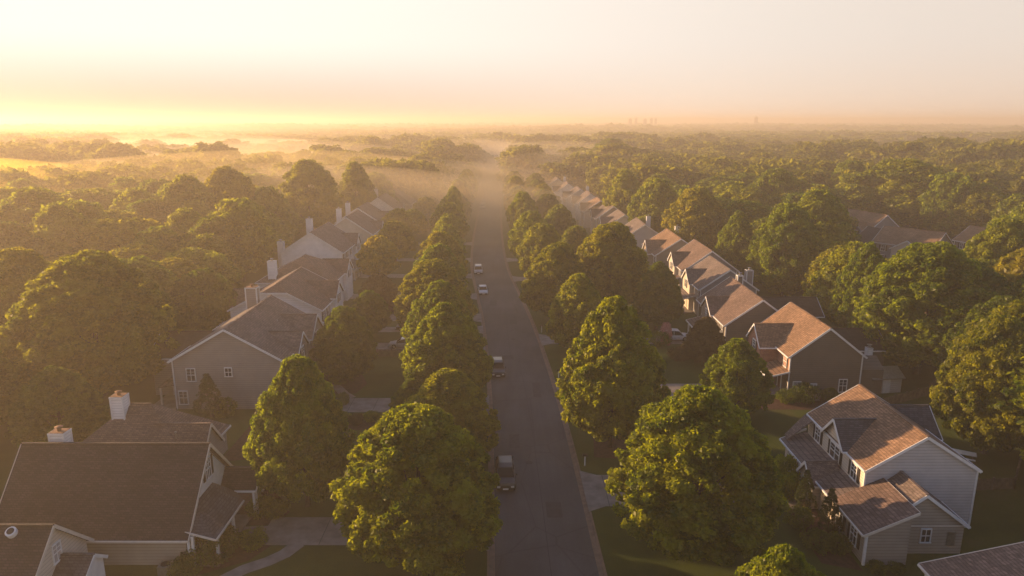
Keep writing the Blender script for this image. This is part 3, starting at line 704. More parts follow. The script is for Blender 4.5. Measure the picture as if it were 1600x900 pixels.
HOUSES = []
def std(side, X0, Y0, D, Ln, ze, zr, wall, roofc, label, short, fg=(), chim=(), porch=None, gmat=None, hip=(0, 0), nearwin=(), clip=None, gar=None, trim='white', frontwin=True, shut='shutter', **kw):
    h = House(side, X0, Y0, label, roofc, **kw)
    h.walls(0, D, 0, Ln, ze, zr if not (hip[0] or hip[1]) else ze+.02, SID[wall] if wall in SID else M[wall], clip=clip)
    h.roof(0, D, 0, Ln, ze, zr, hip=hip, trim=trim, clip=clip)
    h.corner([(0, 0, .1, ze-.1), (D, 0, .1, ze-.1), (0, Ln, .1, ze-.1), (D, Ln, .1, ze-.1)], trim)
    for g in fg:
        gm = g[5] if len(g) > 5 and g[5] else wall
        h.fgable(g[0], g[1], g[2], g[3], g[4], SID[gm] if gm in SID else M[gm], ze, zr, D/2, trim=trim, shut=shut)
    for c in chim: h.chimney(*c[:3], **(c[3] if len(c) > 3 else {}))
    if porch:
        y0, y1, dp = porch; h.porch(-dp, -.02, y0, y1, 3.5, 2.8, [(-dp+.15, y0+.15), (-dp+.15, y1-.15), (-dp+.15, (y0+y1)/2)], trim)
        h.door((y0+y1)/2+.8, -.02)
    if gar is not None: h.garage(gar, -.05 if not (fg and fg[0][0] <= gar <= fg[0][1]) else -fg[0][2]-.02)
    if frontwin:
        spots = [Ln*.12, Ln*.32, Ln*.55, Ln*.82]
        for c in spots:
            if any(g[0]-.8 < c < g[1]+.8 for g in fg): continue
            h.window('f', c, ze-1.25, .9, 1.35, at=0, shut=shut)
            if gar is None or abs(c-gar) > 3.2: 
                if not porch: h.window('f', c, 1.7, .9, 1.45, at=0, shut=shut)
    for f_, c, z, w, hh, pn in nearwin: h.window(f_, c, z, w, hh, at=0 if f_ == 'n' else D, pane=pn)
    HOUSES.append((h.cx+side*D/2, h.cy+Ln/2, short)); return h

# --- right row
# R1: pale house nearest the camera
h = House(1, 29.7, 54.0, 'pale sided house nearest the camera on the right, orange-lit roof and a small dormer gable', 'tan')
HOUSES.append((34.5, 60, 'the near pale house'))
h.walls(0, 9.4, 0, 11.4, 5.5, 8.5, SID['palegrey'])
h.roof(0, 9.4, 0, 11.4, 5.5, 8.5, rk=.25, ov=.14)
# front wall of the upper storey is cream; low front range under a skirt roof
h.mb().box(-.04, .0, .02, 11.38, .2, 5.44).build('front_wall', SID['cream'], h.root)
h.corner([(0, 0, 3.2, 5.3), (9.4, 0, .1, 5.4)])
for c, w_, ml in ((1.7, .95, 1), (5.4, 1.75, 1), (9.1, .95, 1)): h.window('f', c, 4.5, w_, 1.35, at=-.04, shut='shutter', mull=ml)
# dormer gable over the middle window
dm = h.mb().gable(-.12, 2.6, 3.5, 7.3, 5.7, 5.75, 7.6, 'x').build('dormer', SID['cream'], h.root)
h.roof(-.12, 3.5, 3.5, 7.3, 5.75, 7.6, 'x', ov=.3, rk=.4, name='dormer_roof', parent=dm, hidden_end=True, mat=SH['slate'])
q = h.mb(); q.box(-.16, -.12, 5.3, 5.5, 6.3, 6.95); q.build('louvre_vent', M['white'], dm)
# low front range
fr = h.mb().box(-2.2, -.05, 0.4, 11.2, 0, 2.75).build('front_range', SID['cream'], h.root)
sk = h.mb().slab([(-2.6, .1, 2.86), (-.02, .1, 3.62), (-.02, 11.7, 3.62), (-2.6, 11.7, 2.86)], .13).build('skirt_roof', SH['greybrown'], h.root)
t = h.mb(); t.beam((-2.66, .1, 2.78), (-2.66, 11.7, 2.78), .12, .15); t.beam((-2.6, 11.74, 2.78), (-.02, 11.74, 3.87), .05, .2); t.build('skirt_roof_trim', M['white'], sk)
# far end of the main roof running down in one slope (catslide)
cs = h.mb().slab([(-.4, 9.95, 5.50), (-.36, 11.66, 5.53), (-2.2, 11.72, 3.35), (-2.2, 10.9, 3.20)], .12).build('catslide_roof', SH['greybrown'], h.root)
# entry gable (curved white rake) on the front range
eg = h.mb().gable(-2.9, -1.0, 3.0, 5.6, 0, 2.6, 4.0, 'x').build('entry_gable', SID['cream'], h.root)
h.roof(-2.9, -.3, 3.0, 5.6, 2.6, 4.0, 'x', ov=.25, rk=.3, name='entry_roof', parent=eg, hidden_end=True, mat=SH['greybrown'])
h.window('f', 4.3, 1.6, 1.0, 1.6, at=-2.9, parent=eg)
for c in (7.3, 8.5, 9.7): h.window('f', c, 1.75, .72, 1.5, at=-2.2, shut='redshutter' if c == 8.5 else None, pane='blind' if c == 7.3 else 'glass', fm='white')
rb = h.mb(); rb.box(-2.27, -2.19, 6.65, 10.3, .85, .95); rb.box(-2.27, -2.19, 6.65, 10.3, 2.55, 2.63)
for c in (6.7, 7.9, 9.1, 10.25): rb.box(-2.27, -2.19, c-.06, c+.06, .9, 2.6)
rb.build('porch_rail', M['redshutter'], h.root)
# side wing with its own gable towards the camera
wg = h.mb().gable(-.5, 6.4, -3.7, -.03, 0, 2.7, 5.3).build('side_wing', SID['beige'], h.root)
h.roof(-.5, 6.4, -3.7, -.05, 2.7, 5.3, ov=.25, rk=.25, name='wing_roof', parent=wg, hidden_end=True, mat=SH['greybrown'])
h.window('n', 3.4, 1.75, .7, 1.1, at=-3.7, parent=wg, pane='glass')
h.mb().box(5.15, 5.75, -3.78, -3.69, .9, 2.1).build('meter_box', M['metal'], wg)
h.mb().box(-.5, 6.4, -3.74, -3.70, 2.55, 2.66).build('wing_band', M['cream'], wg)
cw = h.mb(); cp = [(-2.15, 0), (1.2, 0), (1.2, 4.54), (-2.15, 2.95)]
cw.loft([[(a, -5.2, b) for a, b in cp], [(a, -.2, b) for a, b in cp]])
cw = cw.build('corner_wing', SID['beige'], h.root)
r_ = h.mb().slab([(-2.55, -5.5, 2.92), (1.55, -5.5, 4.86), (1.55, -3.6, 4.86), (-.02, 1.6, 4.12), (-2.55, 1.6, 2.92)][:3] + [(1.55, -.05, 4.86), (-2.55, -.05, 2.92)], .13).build('corner_roof', SH['brown'], cw)
t = h.mb(); t.beam((-2.61, -5.5, 2.83), (-2.61, .1, 2.83), .12, .15); t.beam((-2.55, -5.53, 2.82), (1.55, -5.53, 4.76), .05, .22); t.beam((1.58, -5.5, 4.76), (1.58, -.1, 4.76), .05, .22); t.build('corner_roof_trim', M['cream'], r_)
h.window('f', -3.4, 1.65, .95, 1.5, at=-2.15, shut='shutter', parent=cw); h.window('f', -.9, 1.65, .95, 1.5, at=-2.15, shut='shutter', parent=cw)
m = h.mb(); m.box(-2.24, -2.06, -5.29, -5.11, .1, 2.75); m.build('downspout', M['white'], cw)
# rear ridge behind
rr_ = h.mb().gable(7.5, 10.5, 7.6, 12.4, 0, 5.0, 7.0, 'x').build('rear_wing', SID['palegrey'], h.root)
h.roof(5.6, 10.5, 7.6, 12.4, 5.0, 7.0, 'x', name='rear_roof', parent=rr_, mat=SH['slate'])

h = std(1, 34.9, 83.8, 9.0, 12.3, 5.5, 9.0, 'taupe', 'tan', 'dark taupe gabled house with a red brick front gable and orange-lit roof', 'the brick-fronted house',
    fg=[(4.2, 9.0, 2.3, 5.35, 7.6, 'brick')], porch=(-.1, 4.0, 2.6), gar=6.6,
    nearwin=[('n', 1.1, 1.6, .9, .8, 'blind'), ('n', 3.2, 1.2, .7, 1.0, 'blind'), ('n', 6.9, 1.5, .9, 1.6, 'glass')])
h.mb().box(-.05, .0, .1, 4.1, 3.3, 5.4).build('brick_panel', M['brick'], h.root)
w_ = h.mb().gable(7.0, 14.6, 5.2, 11.5, 0, 4.6, 6.4, 'x').build('rear_wing', SID['taupe'], h.root); h.roof(5.5, 14.6, 5.2, 11.5, 4.6, 6.4, 'x', name='rear_roof', parent=w_, mat=SH['dark'])
h.chimney(11.6, 3.6, 5.3, w=.6, d=.6, mat='white'); h.mb().gable(9.02, 12.2, .6, 4.9, 0, 3.4, 4.6, 'x').build('back_extension', SID['taupe'], h.root)
h = std(1, 31.0, 98.0, 10.0, 15.0, 5.4, 9.0, 'taupe', 'brown', 'taupe gabled house behind the brick-fronted one, dark cross gable towards the street', 'the second taupe house',
    fg=[(5.5, 10.8, .6, 5.4, 7.4, 'grey')], porch=(4.0, 11.5, 2.6), gar=None, chim=[(5.6, 12.5, 9.9, {'mat': 'taupe', 'w': .8, 'd': .8})])
w_ = h.mb().gable(8.5, 16.5, 6.2, 12.5, 0, 5.0, 7.0, 'x').build('rear_wing', SID['taupe'], h.root); h.roof(6.5, 16.5, 6.2, 12.5, 5.0, 7.0, 'x', name='rear_roof', parent=w_, mat=SH['dark'])
std(1, 33.2, 120.5, 9.8, 12.6, 5.3, 8.7, 'bluegrey', 'greybrown', 'blue-grey gabled house with white rakes and a chimney at the back corner, right row', 'the blue-grey house',
    fg=[(4.6, 9.8, .8, 5.3, 7.3, 'cream')], porch=(3.0, 10.5, 2.4), chim=[(9.4, 3.2, 8.0, {'mat': 'grey', 'w': 1.1, 'd': 1.0})])
std(1, 34.0, 136.0, 10.4, 13.5, 5.4, 9.2, 'bluegrey', 'brown', 'blue-grey gabled house directly behind the other blue-grey one, brown lit roof', 'the second blue-grey house',
    fg=[(5.0, 10.4, .8, 5.4, 7.6, 'cream')], porch=(3.0, 10.5, 2.4))
std(1, 31.6, 152.0, 10.6, 14.5, 5.5, 9.0, 'tan', 'tan', 'tan house with reddish roof slopes and a dark valley, sixth along the right row', 'the tan right-row house',
    fg=[(2.6, 8.6, 1.2, 5.4, 7.8, 'tan')], chim=[(7.4, 12.8, 9.9, {'mat': 'white', 'w': 1.0, 'd': 1.0})])
std(1, 28.0, 174.0, 10.2, 12.5, 5.5, 9.0, 'palegrey', 'greybrown', 'pale grey gabled house with two white chimneys behind it, seventh in the right row', 'the seventh right-row house',
    fg=[(4.4, 9.6, .8, 5.4, 7.4, 'cream')], chim=[(7.6, 9, 9.9, {'mat': 'white', 'w': .9, 'd': .9})])
spec = [(26.0, 193, 'cream', 'greybrown', 10.0), (25.5, 211, 'grey', 'greybrown', 10), (23.6, 229, 'palegrey', 'tan', 10.5), (22.6, 248, 'white', 'greybrown', 10), (20.6, 268, 'palegrey', 'greybrown', 10.4), (18.0, 290, 'white', 'greybrown', 10), (15.4, 318, 'cream', 'greybrown', 10)]
desc = ['cream-walled house with pale brown roof', 'grey house with pale roof', 'pale house with a reddish roof slope', 'white-walled house with hazy roof', 'hazy pale grey house', 'hazy white house with small gable', 'farthest hazy cream house near the vanishing road']
for i, (x, y, w, rc, D) in enumerate(spec):
    std(1, x, y, D, 12.5+(i % 3), 5.5, 8.9+.3*(i % 2), w, rc, desc[i]+', %s along the right row' % ordn[8+i], 'the %s right-row house' % ordn[8+i],
        fg=[(3.6+(i % 2), 9.0, .8, 5.4, 7.5, 'cream' if i % 2 else w)], chim=[(9.2 if i % 2 else 8.5, 4+i % 3, 9.6, {'mat': 'white', 'w': .9, 'd': .9})] if i in (0, 1, 4, 6) else [], hip=(0, 3.5) if i == 2 else (0, 0))
# far right houses among the trees
h = std(1, 95.0, 186.0, 10.2, 15, 5.6, 9.6, 'bluegrey', 'tan', 'blue-grey gabled house far right with a white framed front gable, among tall trees', 'the far blue-grey house', fg=[(1.0, 6.0, 1.0, 5.2, 7.3, 'bluegrey')], rz=R(14), group='houses beyond the trees on the right')
w_ = h.mb().gable(-4.5, 3.5, -9, -.05, 0, 3.2, 6.8, 'y').build('front_wing', SID['bluegrey'], h.root); h.roof(-4.5, 3.5, -9, -.3, 3.2, 6.8, name='wing_roof', parent=w_, mat=SH['slate'])
h = std(1, 97.0, 160.0, 10.5, 13.5, 5.4, 8.6, 'bluegrey', 'tan', 'far right house with a wide brown roof and white trimmed front gable', 'the far brown-roofed house', fg=[(1.5, 8.5, 1.6, 4.6, 6.7, 'cream')], rz=R(38), group='houses beyond the trees on the right')
std(1, 114.0, 163.0, 9, 12, 5.2, 8.4, 'taupe', 'tan', 'partly hidden brown roof at the far right edge behind trees', 'the hidden far-right house', rz=R(14), group='houses beyond the trees on the right')
# bottom right corner roof
h = std(1, 27.9, 27.0, 16.0, 14.7, 4.85, 6.75, 'beige', 'low', 'brown shingle roof cut off by the bottom right corner', 'the corner roof', frontwin=True, trim='cream')

# --- left row (front faces +x)
# L1 house with the big brown roof
h = House(-1, -25.4, 48.8, 'large brown-shingled house filling the bottom left, beige side wall and white porch columns', 'dark', name='house')
HOUSES.append((-33, 54, 'the big brown roof'))
h.walls(0, 14.6, 0, 9.6, 2.95, 8.0, SID['beige'], axis='x')
h.roof(0, 14.6, 0, 9.6, 2.95, 8.0, 'x', ov=.5, rk=.45, trim='cream')
h.mb().gable(-.04, .0, .2, 9.4, 3.0, 3.05, 7.7, 'x').build('gable_panel', M['white'], h.root)
h.window('f', 4.8, 5.9, .9, 1.7, at=-.04, shut='shutter', mull=2)
# porch skirt in front of the gable, bell shaped
m = h.mb()
m.slab([(-2.6, -.5, 2.72), (-.05, 0.0, 3.1), (-.05, 4.6, 5.0), (-1.0, 4.6, 4.0), (-2.6, 3.6, 2.9)][:2]+[(-.05, 1.8, 4.3), (-1.2, 2.4, 3.7), (-2.6, 1.2, 2.8)], .12)
m.slab([(-2.6, 1.2, 2.8), (-1.2, 2.4, 3.7), (-1.2, 4.6, 3.75), (-2.6, 5.2, 2.8)], .12)
m.slab([(-1.2, 2.4, 3.7), (-.05, 1.8, 4.3), (-.05, 5.4, 4.3), (-1.2, 4.6, 3.75)], .12)
m.slab([(-2.6, 5.2, 2.8), (-1.2, 4.6, 3.75), (-.05, 5.4, 4.3), (-.05, 7.0, 3.1), (-1.4, 6.6, 2.8)], .12)
pr = m.build('porch_roof', SH['slate'], h.root)
t = h.mb(); t.beam((-2.65, -.5, 2.64), (-2.65, 5.2, 2.68), .1, .16); t.beam((-2.6, -.55, 2.64), (-.05, -.05, 3.0), .08, .14); t.build('porch_trim', M['cream'], pr)
h.mb().box(-2.5, -.06, -.2, 7.0, 0, .3).build('porch_floor', M['concrete'], h.root)
for x, yy in ((-2.35, .2), (-.3, -.15), (-2.35, 3.4), (-.62, -.15)):
    h.mb().box(x-.1, x+.1, yy-.1, yy+.1, .25, 2.72).build('column', M['white'], h.root)
h.door(3.0, -.02)
h.window('f', 1.3, 1.6, .9, 1.4, at=0, shut='shutter')
# small gabled entry beyond the porch
eg = h.mb().gable(-.3, 2.0, 6.8, 9.5, 0, 2.9, 4.3, 'x').build('entry_wall', SID['beige'], h.root)
h.roof(-3.0, 1.6, 6.8, 9.4, 2.95, 4.1, 'x', ov=.25, rk=.2, name='entry_roof', parent=eg, mat=SH['dark'])
for x, yy in ((-2.8, 7.0), (-2.8, 7.5), (-2.8, 9.2)): h.mb().box(x-.1, x+.1, yy-.1, yy+.1, .1, 2.85).build('column', M['white'], h.root)
h.chimney(12.7, 6.1, 8.55, zb=5.5, w=1.2, d=1.0, mat='white', cap='rust')
# attached side wing towards the camera
wg = h.mb().gable(7.0, 18, -8.3, -1.1, 0, 3.0, 6.4, 'x').build('side_wing', SID['cream'], h.root)
h.roof(7.0, 18, -8.3, -1.1, 3.0, 6.4, 'x', ov=.3, rk=.35, name='wing_roof', parent=wg, mat=SH['dark'], trim='cream')
h.window('f', -4.4, 4.2, .8, 1.3, at=7.0, pane='blind', parent=wg)
v = h.mb(); v.tube([(9.3, -4.95, 5.9), (9.3, -5.28, 6.42)], [.36, .36], 24); v.build('round_vent', M['white'], wg)
v = h.mb(); v.tube([(9.3, -5.28, 6.43), (9.3, -5.30, 6.46)], [.24, .24], 24); v.build('vent_opening', M['plastic'], wg)
sp_ = h.mb().gable(4.8, 7.2, -5.2, -2.8, 0, 2.7, 3.6, 'x').build('small_porch', M['white'], h.root)
h.roof(4.8, 7.2, -5.2, -2.8, 2.7, 3.6, 'x', ov=.2, rk=.2, name='small_porch_roof', parent=sp_, mat=SH['slate'], hidden_end=True)

# L2 low hipped house behind
h = House(-1, -30.2, 60.4, 'low hipped brown-roofed house behind the big brown roof, with a white louvred chimney', 'brown')
HOUSES.append((-36, 64, 'the low hipped house'))
h.mb().box(0, 12.5, 0, 8.5, 0, 3.0).build('wall', SID['grey'], h.root)
h.roof(0, 12.5, 0, 8.5, 2.9, 6.9, 'x', hip=(5.6, 5.6), name='roof', trim='cream')
h.fgable(.4, 5.0, .9, 2.9, 5.5, SID['grey'], 2.9, 6.9, 6.2, trim='cream', win=False)
h.chimney(7.9, 3.6, 8.1, zb=2, w=1.15, d=1.1, mat='white', cap='rust'); h.vent(1.8, 1.6, 4.9)

# L3 big grey gable
h = std(-1, -27.3, 79.6, 13.2, 16.4, 6.3, 10.1, 'grey', 'greybrown', 'large warm grey gabled house facing the camera, near left, with small white windows', 'the big grey gabled house',
    fg=[(3.0, 7.4, .8, 6.2, 8.2, 'grey'), (9.2, 14.6, .8, 6.2, 8.6, 'grey')], chim=[(8.6, 15.0, 11.7, {'mat': 'grey', 'w': 1.5, 'd': 1.1, 'cap': 'rust'})], gar=5.2,
    nearwin=[('n', 11.1, 4.5, .95, 1.5, 'glass'), ('n', 6.6, 4.85, .75, 1.0, 'glass'), ('n', 12.3, 1.6, .95, 1.6, 'glass')])
w_ = h.mb().gable(12.5, 18.0, 4.5, 12, 0, 5.2, 7.3, 'x').build('rear_wing', SID['grey'], h.root); h.roof(11, 18, 4.5, 12, 5.2, 7.3, 'x', name='rear_roof', parent=w_, mat=SH['dark'])
bp = h.mb().slab([(13.25, .6, 3.1), (15.6, .6, 2.7), (15.6, 4.2, 2.7), (13.25, 4.2, 3.1)], .14).build('back_porch_roof', SH['brown'], h.root)
for x, yy in ((15.4, .8), (15.4, 4.0)): h.mb().box(x-.09, x+.09, yy-.09, yy+.09, 0, 2.6).build('post', M['cream'], h.root)
h.vent(3.6, 9.5, 8.2)
h.mb().box(13.22, 16.5, -.6, 4.6, 0, .35).build('patio', M['concrete'], h.root)

h = std(-1, -29.2, 103.5, 13.6, 14.0, 6.1, 9.7, 'white', 'brown', 'white clipped-gable house with brown roof and a white front dormer, behind the grey gabled house', 'the white clipped-gable house',
    fg=[(6.5, 11.5, .7, 6.4, 8.5, 'white')], clip=8.7)
w_ = h.mb().gable(12, 17.5, 3.0, 9, 0, 5.8, 7.8, 'x').build('rear_wing', SID['white'], h.root); h.roof(11, 17.5, 3.0, 9, 5.8, 7.8, 'x', name='rear_roof', parent=w_, mat=SH['brown'])
h.porch(-2.4, -.02, .5, 5.5, 4.2, 3.4, [(-2.25, .7), (-2.25, 5.3)])
h = std(-1, -32.6, 124.5, 13.5, 13.5, 5.6, 9.2, 'white', 'brown', 'brown hipped-end house with a tall white chimney, fifth from the camera in the left row', 'the fifth left-row house',
    fg=[(8.0, 13.0, .7, 5.7, 7.8, 'white')], hip=(5.8, 6.2), chim=[(11.0, 1.0, 9.3, {'mat': 'white', 'w': 1.3, 'd': 1.0})])
std(-1, -36.6, 149.0, 13.0, 15.5, 6.6, 10.8, 'white', 'greybrown', 'bright white gabled house with a row of front windows, middle of the left row', 'the bright white gabled house',
    fg=[(11.0, 15.6, .7, 6.2, 8.6, 'white')], chim=[(13.6, -1.0+3, 8.6, {'mat': 'white', 'w': 1.2, 'd': 1.0}), (10.4, 13.4, 12.0, {'mat': 'white', 'w': 1.2, 'd': 1.0})], porch=(1.0, 9.0, 2.4))
std(-1, -35.0, 174.0, 12.4, 14.5, 6.6, 10.8, 'cream', 'greybrown', 'pale gabled house beyond the bright white one, with hazy brown roof', 'the seventh left-row house', fg=[(8.5, 13.0, .7, 6.2, 8.4, 'cream')], chim=[(10.6, 11, 11.6, {'mat': 'white', 'w': 1.1, 'd': .9})])
std(-1, -36.6, 195.0, 12.4, 14.0, 6.6, 10.6, 'cream', 'greybrown', 'cream gabled house with a tall chimney, eighth in the left row', 'the eighth left-row house', fg=[(8.0, 12.5, .7, 6.2, 8.4, 'cream')], chim=[(10.4, 6.5, 11.3, {'mat': 'white', 'w': 1.1, 'd': .9})])
std(-1, -36.0, 218.0, 11.0, 14.0, 7.2, 11.0, 'white', 'greybrown', 'farther white gabled house in haze near the end of the left row', 'the ninth left-row house', fg=[(8.0, 12.5, .7, 6.2, 8.4, 'white')], chim=[(8.5, 13.5, 12.4, {'mat': 'white', 'w': 1.0, 'd': .9}), (10.0, 12.5, 11.8, {'mat': 'white', 'w': .9, 'd': .9})])
std(-1, -35.0, 242.0, 12.0, 14.0, 6.4, 10.6, 'tan', 'brown', 'last brown-roofed house of the left row, hazy, before the trees', 'the last left-row house', hip=(4, 4))
std(-1, -30.0, 312.0, 10.0, 12.0, 6.2, 10.0, 'white', 'greybrown', 'lone far white house just left of the tree-lined road', 'the lone far white house', group='houses beyond the left row')

# yard structures
def fence(pts, label, hgt=1.2):
    r = empty('fence', (pts[0][0], pts[0][1], GZ)); tag(r, label, 'fence', 'yard fences')
    ox, oy = pts[0]
    for (x0, y0), (x1, y1) in zip(pts, pts[1:]):
        ln = math.hypot(x1-x0, y1-y0); k = max(1, round(ln/2.4))
        m = MB(); nn = int(ln/.14)
        for i in range(nn):
            t = (i+.5)/nn; x = x0+(x1-x0)*t-ox; y = y0+(y1-y0)*t-oy; m.box(x-.045, x+.045, y-.02, y+.02, .05, hgt)
        for z in (.3, hgt-.2): m.beam((x0-ox, y0-oy+.03, z), (x1-ox, y1-oy+.03, z), .04, .09)
        m.build('fence_panel', M['fence'], r)
        for i in range(k+1):
            t = i/k; x = x0+(x1-x0)*t-ox; y = y0+(y1-y0)*t-oy; MB().box(x-.07, x+.07, y-.07, y+.07, -.1, hgt+.12).build('post', M['fence'], r)
fence([(-22, 99.0), (-13.5, 99.0)], 'low wooden picket fence along the driveway with the silver car')
fence([(45, 80), (53, 84), (58, 90)], 'wooden fence behind the brick-fronted house')
fence([(41.0, 60), (47.5, 60.5), (52, 66)], 'wooden fence behind the near pale house')
def shed(x, y, rz, label):
    r = empty('garden_shed', (x, y, 0), rz); tag(r, label, 'shed', 'garden sheds')
    MB().gable(0, 4, 0, 3, 0, 2.2, 3.1, 'x').build('wall', SID['palegrey'], r)
    m = MB(); m.slab([(-.25, -.3, 2.15), (4.25, -.3, 2.15), (4.25, 1.5, 3.22), (-.25, 1.5, 3.22)], .1); m.slab([(-.25, 3.3, 2.15), (-.25, 1.5, 3.22), (4.25, 1.5, 3.22), (4.25, 3.3, 2.15)], .1); m.build('roof', M['metal'], r)
    MB().box(1.4, 2.4, -.06, .02, .1, 1.95).build('door', M['white'], r)
shed(46.0, 84.5, R(8), 'small pale shed with a light roof behind the brick-fronted house')
def table(x, y, rz, label):
    r = empty('garden_table', (x, y, GZ), rz); tag(r, label, 'table', 'garden furniture')
    MB().box(-1.1, 1.1, -.5, .5, .70, .76).build('tabletop', M['white'], r)
    for a in (-1, 1):
        MB().box(-1.0, 1.0, a*.85-.15, a*.85+.15, .42, .47).build('bench', M['white'], r)
        MB().box(a*.8-.04, a*.8+.04, -.9, .9, .36, .42).beam((a*.8, -.75, 0), (a*.8, -.2, .7), .08, .08).beam((a*.8, .75, 0), (a*.8, .2, .7), .08, .08).build('leg_frame', M['fence'], r)
table(46.5, 66.6, R(-30), 'pale garden table in the shaded back yard right of the near pale house')
def acunit(x, y, label):
    r = empty('air_conditioner', (x, y, GZ)); tag(r, label, 'air conditioner', 'air conditioners')
    MB().box(-.45, .45, -.45, .45, 0, .85).build('casing', M['metal'], r)
    MB().tube([(0, 0, .84), (0, 0, .9)], [.36, .33], 20).build('fan_grille', M['plastic'], r)
acunit(-26.6, 47.7, 'square metal air conditioner by the beige wall at the bottom left')
acunit(-30.0, 78.6, 'air conditioner at the foot of the big grey gable wall')
acunit(37.9, 82.6, 'air conditioner at the foot of the dark taupe wall')

# ------------------------------------------------------------------ vehicles (front towards -y)
def paint(name, c, metal=.3):
    m, nt, b = new_mat(name); b.inputs['Base Color'].default_value = (*c, 1); b.inputs['Roughness'].default_value = .28
    b.inputs['Metallic'].default_value = metal; b.inputs['Coat Weight'].default_value = .35; b.inputs['Coat Roughness'].default_value = .12
    f = noise(nt, coord(nt), 3, 4); L(nt, ramp(nt, f, [(.3, mul(c, .85)), (.7, mul(c, 1.08))]), b.inputs['Base Color']); return m
PAINT = {'black': paint('black_paint', (.008, .008, .009), 0), 'silver': paint('silver_paint', (.42, .42, .43), .6), 'white': paint('white_car_paint', (.72, .72, .72), .0), 'dark': paint('dark_grey_paint', (.02, .021, .024), 0), 'tan': paint('champagne_paint', (.40, .36, .30), .4)}
def car_proto(kind, pc):
    """returns an Empty with parts; length along y, front at -y"""
    r = empty({'sedan': 'parked_car', 'suv': 'parked_car', 'pickup': 'pickup_truck'}[kind], (0, 0, 0))
    P = PAINT[pc]
    if kind == 'sedan': Ln, Wd, belt, top, zb = 4.7, .91, .92, 1.45, .24; st = [(-2.35, .55, .78), (-2.25, .70, .88), (-1.9, .76, .9), (-.95, .90, .91), (.0, .93, .91), (1.5, .96, .91), (2.15, .96, .88), (2.33, .85, .82)]; cab = [(-1.15, .90, .02), (-.35, 1.40, .0), (.2, 1.46, 0), (1.0, 1.42, 0), (1.75, .98, .02)]
    elif kind == 'suv': Ln, Wd, belt, top, zb = 4.8, .95, 1.05, 1.75, .30; st = [(-2.4, .70, .82), (-2.3, .92, .92), (-1.9, .98, .94), (-1.0, 1.06, .95), (1.6, 1.08, .95), (2.3, 1.06, .93), (2.4, .95, .88)]; cab = [(-1.25, 1.05, .02), (-.55, 1.66, 0), (.2, 1.74, 0), (1.7, 1.70, 0), (2.3, 1.10, .02)]
    else: Ln, Wd, belt, top, zb = 5.7, .99, 1.12, 1.88, .38; st = [(-2.85, .85, .88), (-2.75, 1.02, .96), (-2.3, 1.08, .98), (-1.3, 1.14, .99), (.75, 1.16, .99)]; cab = [(-1.35, 1.12, .02), (-.75, 1.78, 0), (-.1, 1.88, 0), (.5, 1.86, 0), (.8, 1.15, .02)]
    m = MB(); secs = []
    for y, zt, hw in st:
        secs.append([(-hw*.93, y, zb), (-hw, y, zb+.22), (-hw, y, zt-.20), (-hw*.95, y, zt-.05), (-hw*.62, y, zt), (hw*.62, y, zt), (hw*.95, y, zt-.05), (hw, y, zt-.20), (hw, y, zb+.22), (hw*.93, y, zb)])
    m.loft(secs)
    if kind == 'pickup':
        m.box(-.99, .99, .7, 2.8, zb, .62); m.box(-.99, -.90, .7, 2.8, .6, 1.16); m.box(.90, .99, .7, 2.8, .6, 1.16); m.box(-.99, .99, 2.72, 2.83, .6, 1.15)
    m.build('body', P, r)
    g = MB(); s2 = []
    for y, z, _ in cab:
        k = (z-belt)/(top-belt); hw = Wd*(.94-.18*k)
        s2.append([(-Wd*.94, y, belt-.06), (-hw, y, z-.03), (-hw*.86, y, z), (hw*.86, y, z), (hw, y, z-.03), (Wd*.94, y, belt-.06)])
    g.loft(s2); g.build('windows', M['carglass'], r)
    ra = [c for c in cab if c[1] > top*.93]; rf = MB()
    s3 = []
    for y, z in [(ra[0][0]-.1, ra[0][1]-.03)]+[(c[0], c[1]) for c in ra]+[(ra[-1][0]+.1, ra[-1][1]-.03)]:
        hw = Wd*.77; s3.append([(-hw, y, z-.02), (-hw*.85, y, z+.03), (hw*.85, y, z+.03), (hw, y, z-.02)])
    rf.loft(s3)
    for sg in (-1, 1):     # pillars
        a, b_ = cab[0], cab[1]; rf.beam((sg*Wd*.90, a[0], a[1]-.02), (sg*Wd*.755, b_[0], b_[1]-.02), .06, .06)
        a, b_ = cab[-1], cab[-2]; rf.beam((sg*Wd*.90, a[0], a[1]-.02), (sg*Wd*.755, b_[0], b_[1]-.02), .10, .08)
        rf.beam((sg*Wd*.935, .25, belt-.05), (sg*Wd*.765, .25, top-.06), .05, .08)
    rf.build('car_roof', P, r)
    fy = st[0][0]
    MB().box(-.48, .48, fy-.03, fy+.05, .42, st[0][1]-.10).build('grille', M['plastic'], r)
    MB().box(-.85 if kind != 'sedan' else -.75, .85 if kind != 'sedan' else .75, fy-.06, fy+.2, zb-.02, zb+.16).build('bumper', M['plastic'] if kind != 'pickup' else M['rim'], r)
    MB().box(-.26, .26, fy-.075, fy-.05, zb+.04, zb+.17).build('number_plate', M['white'], r)
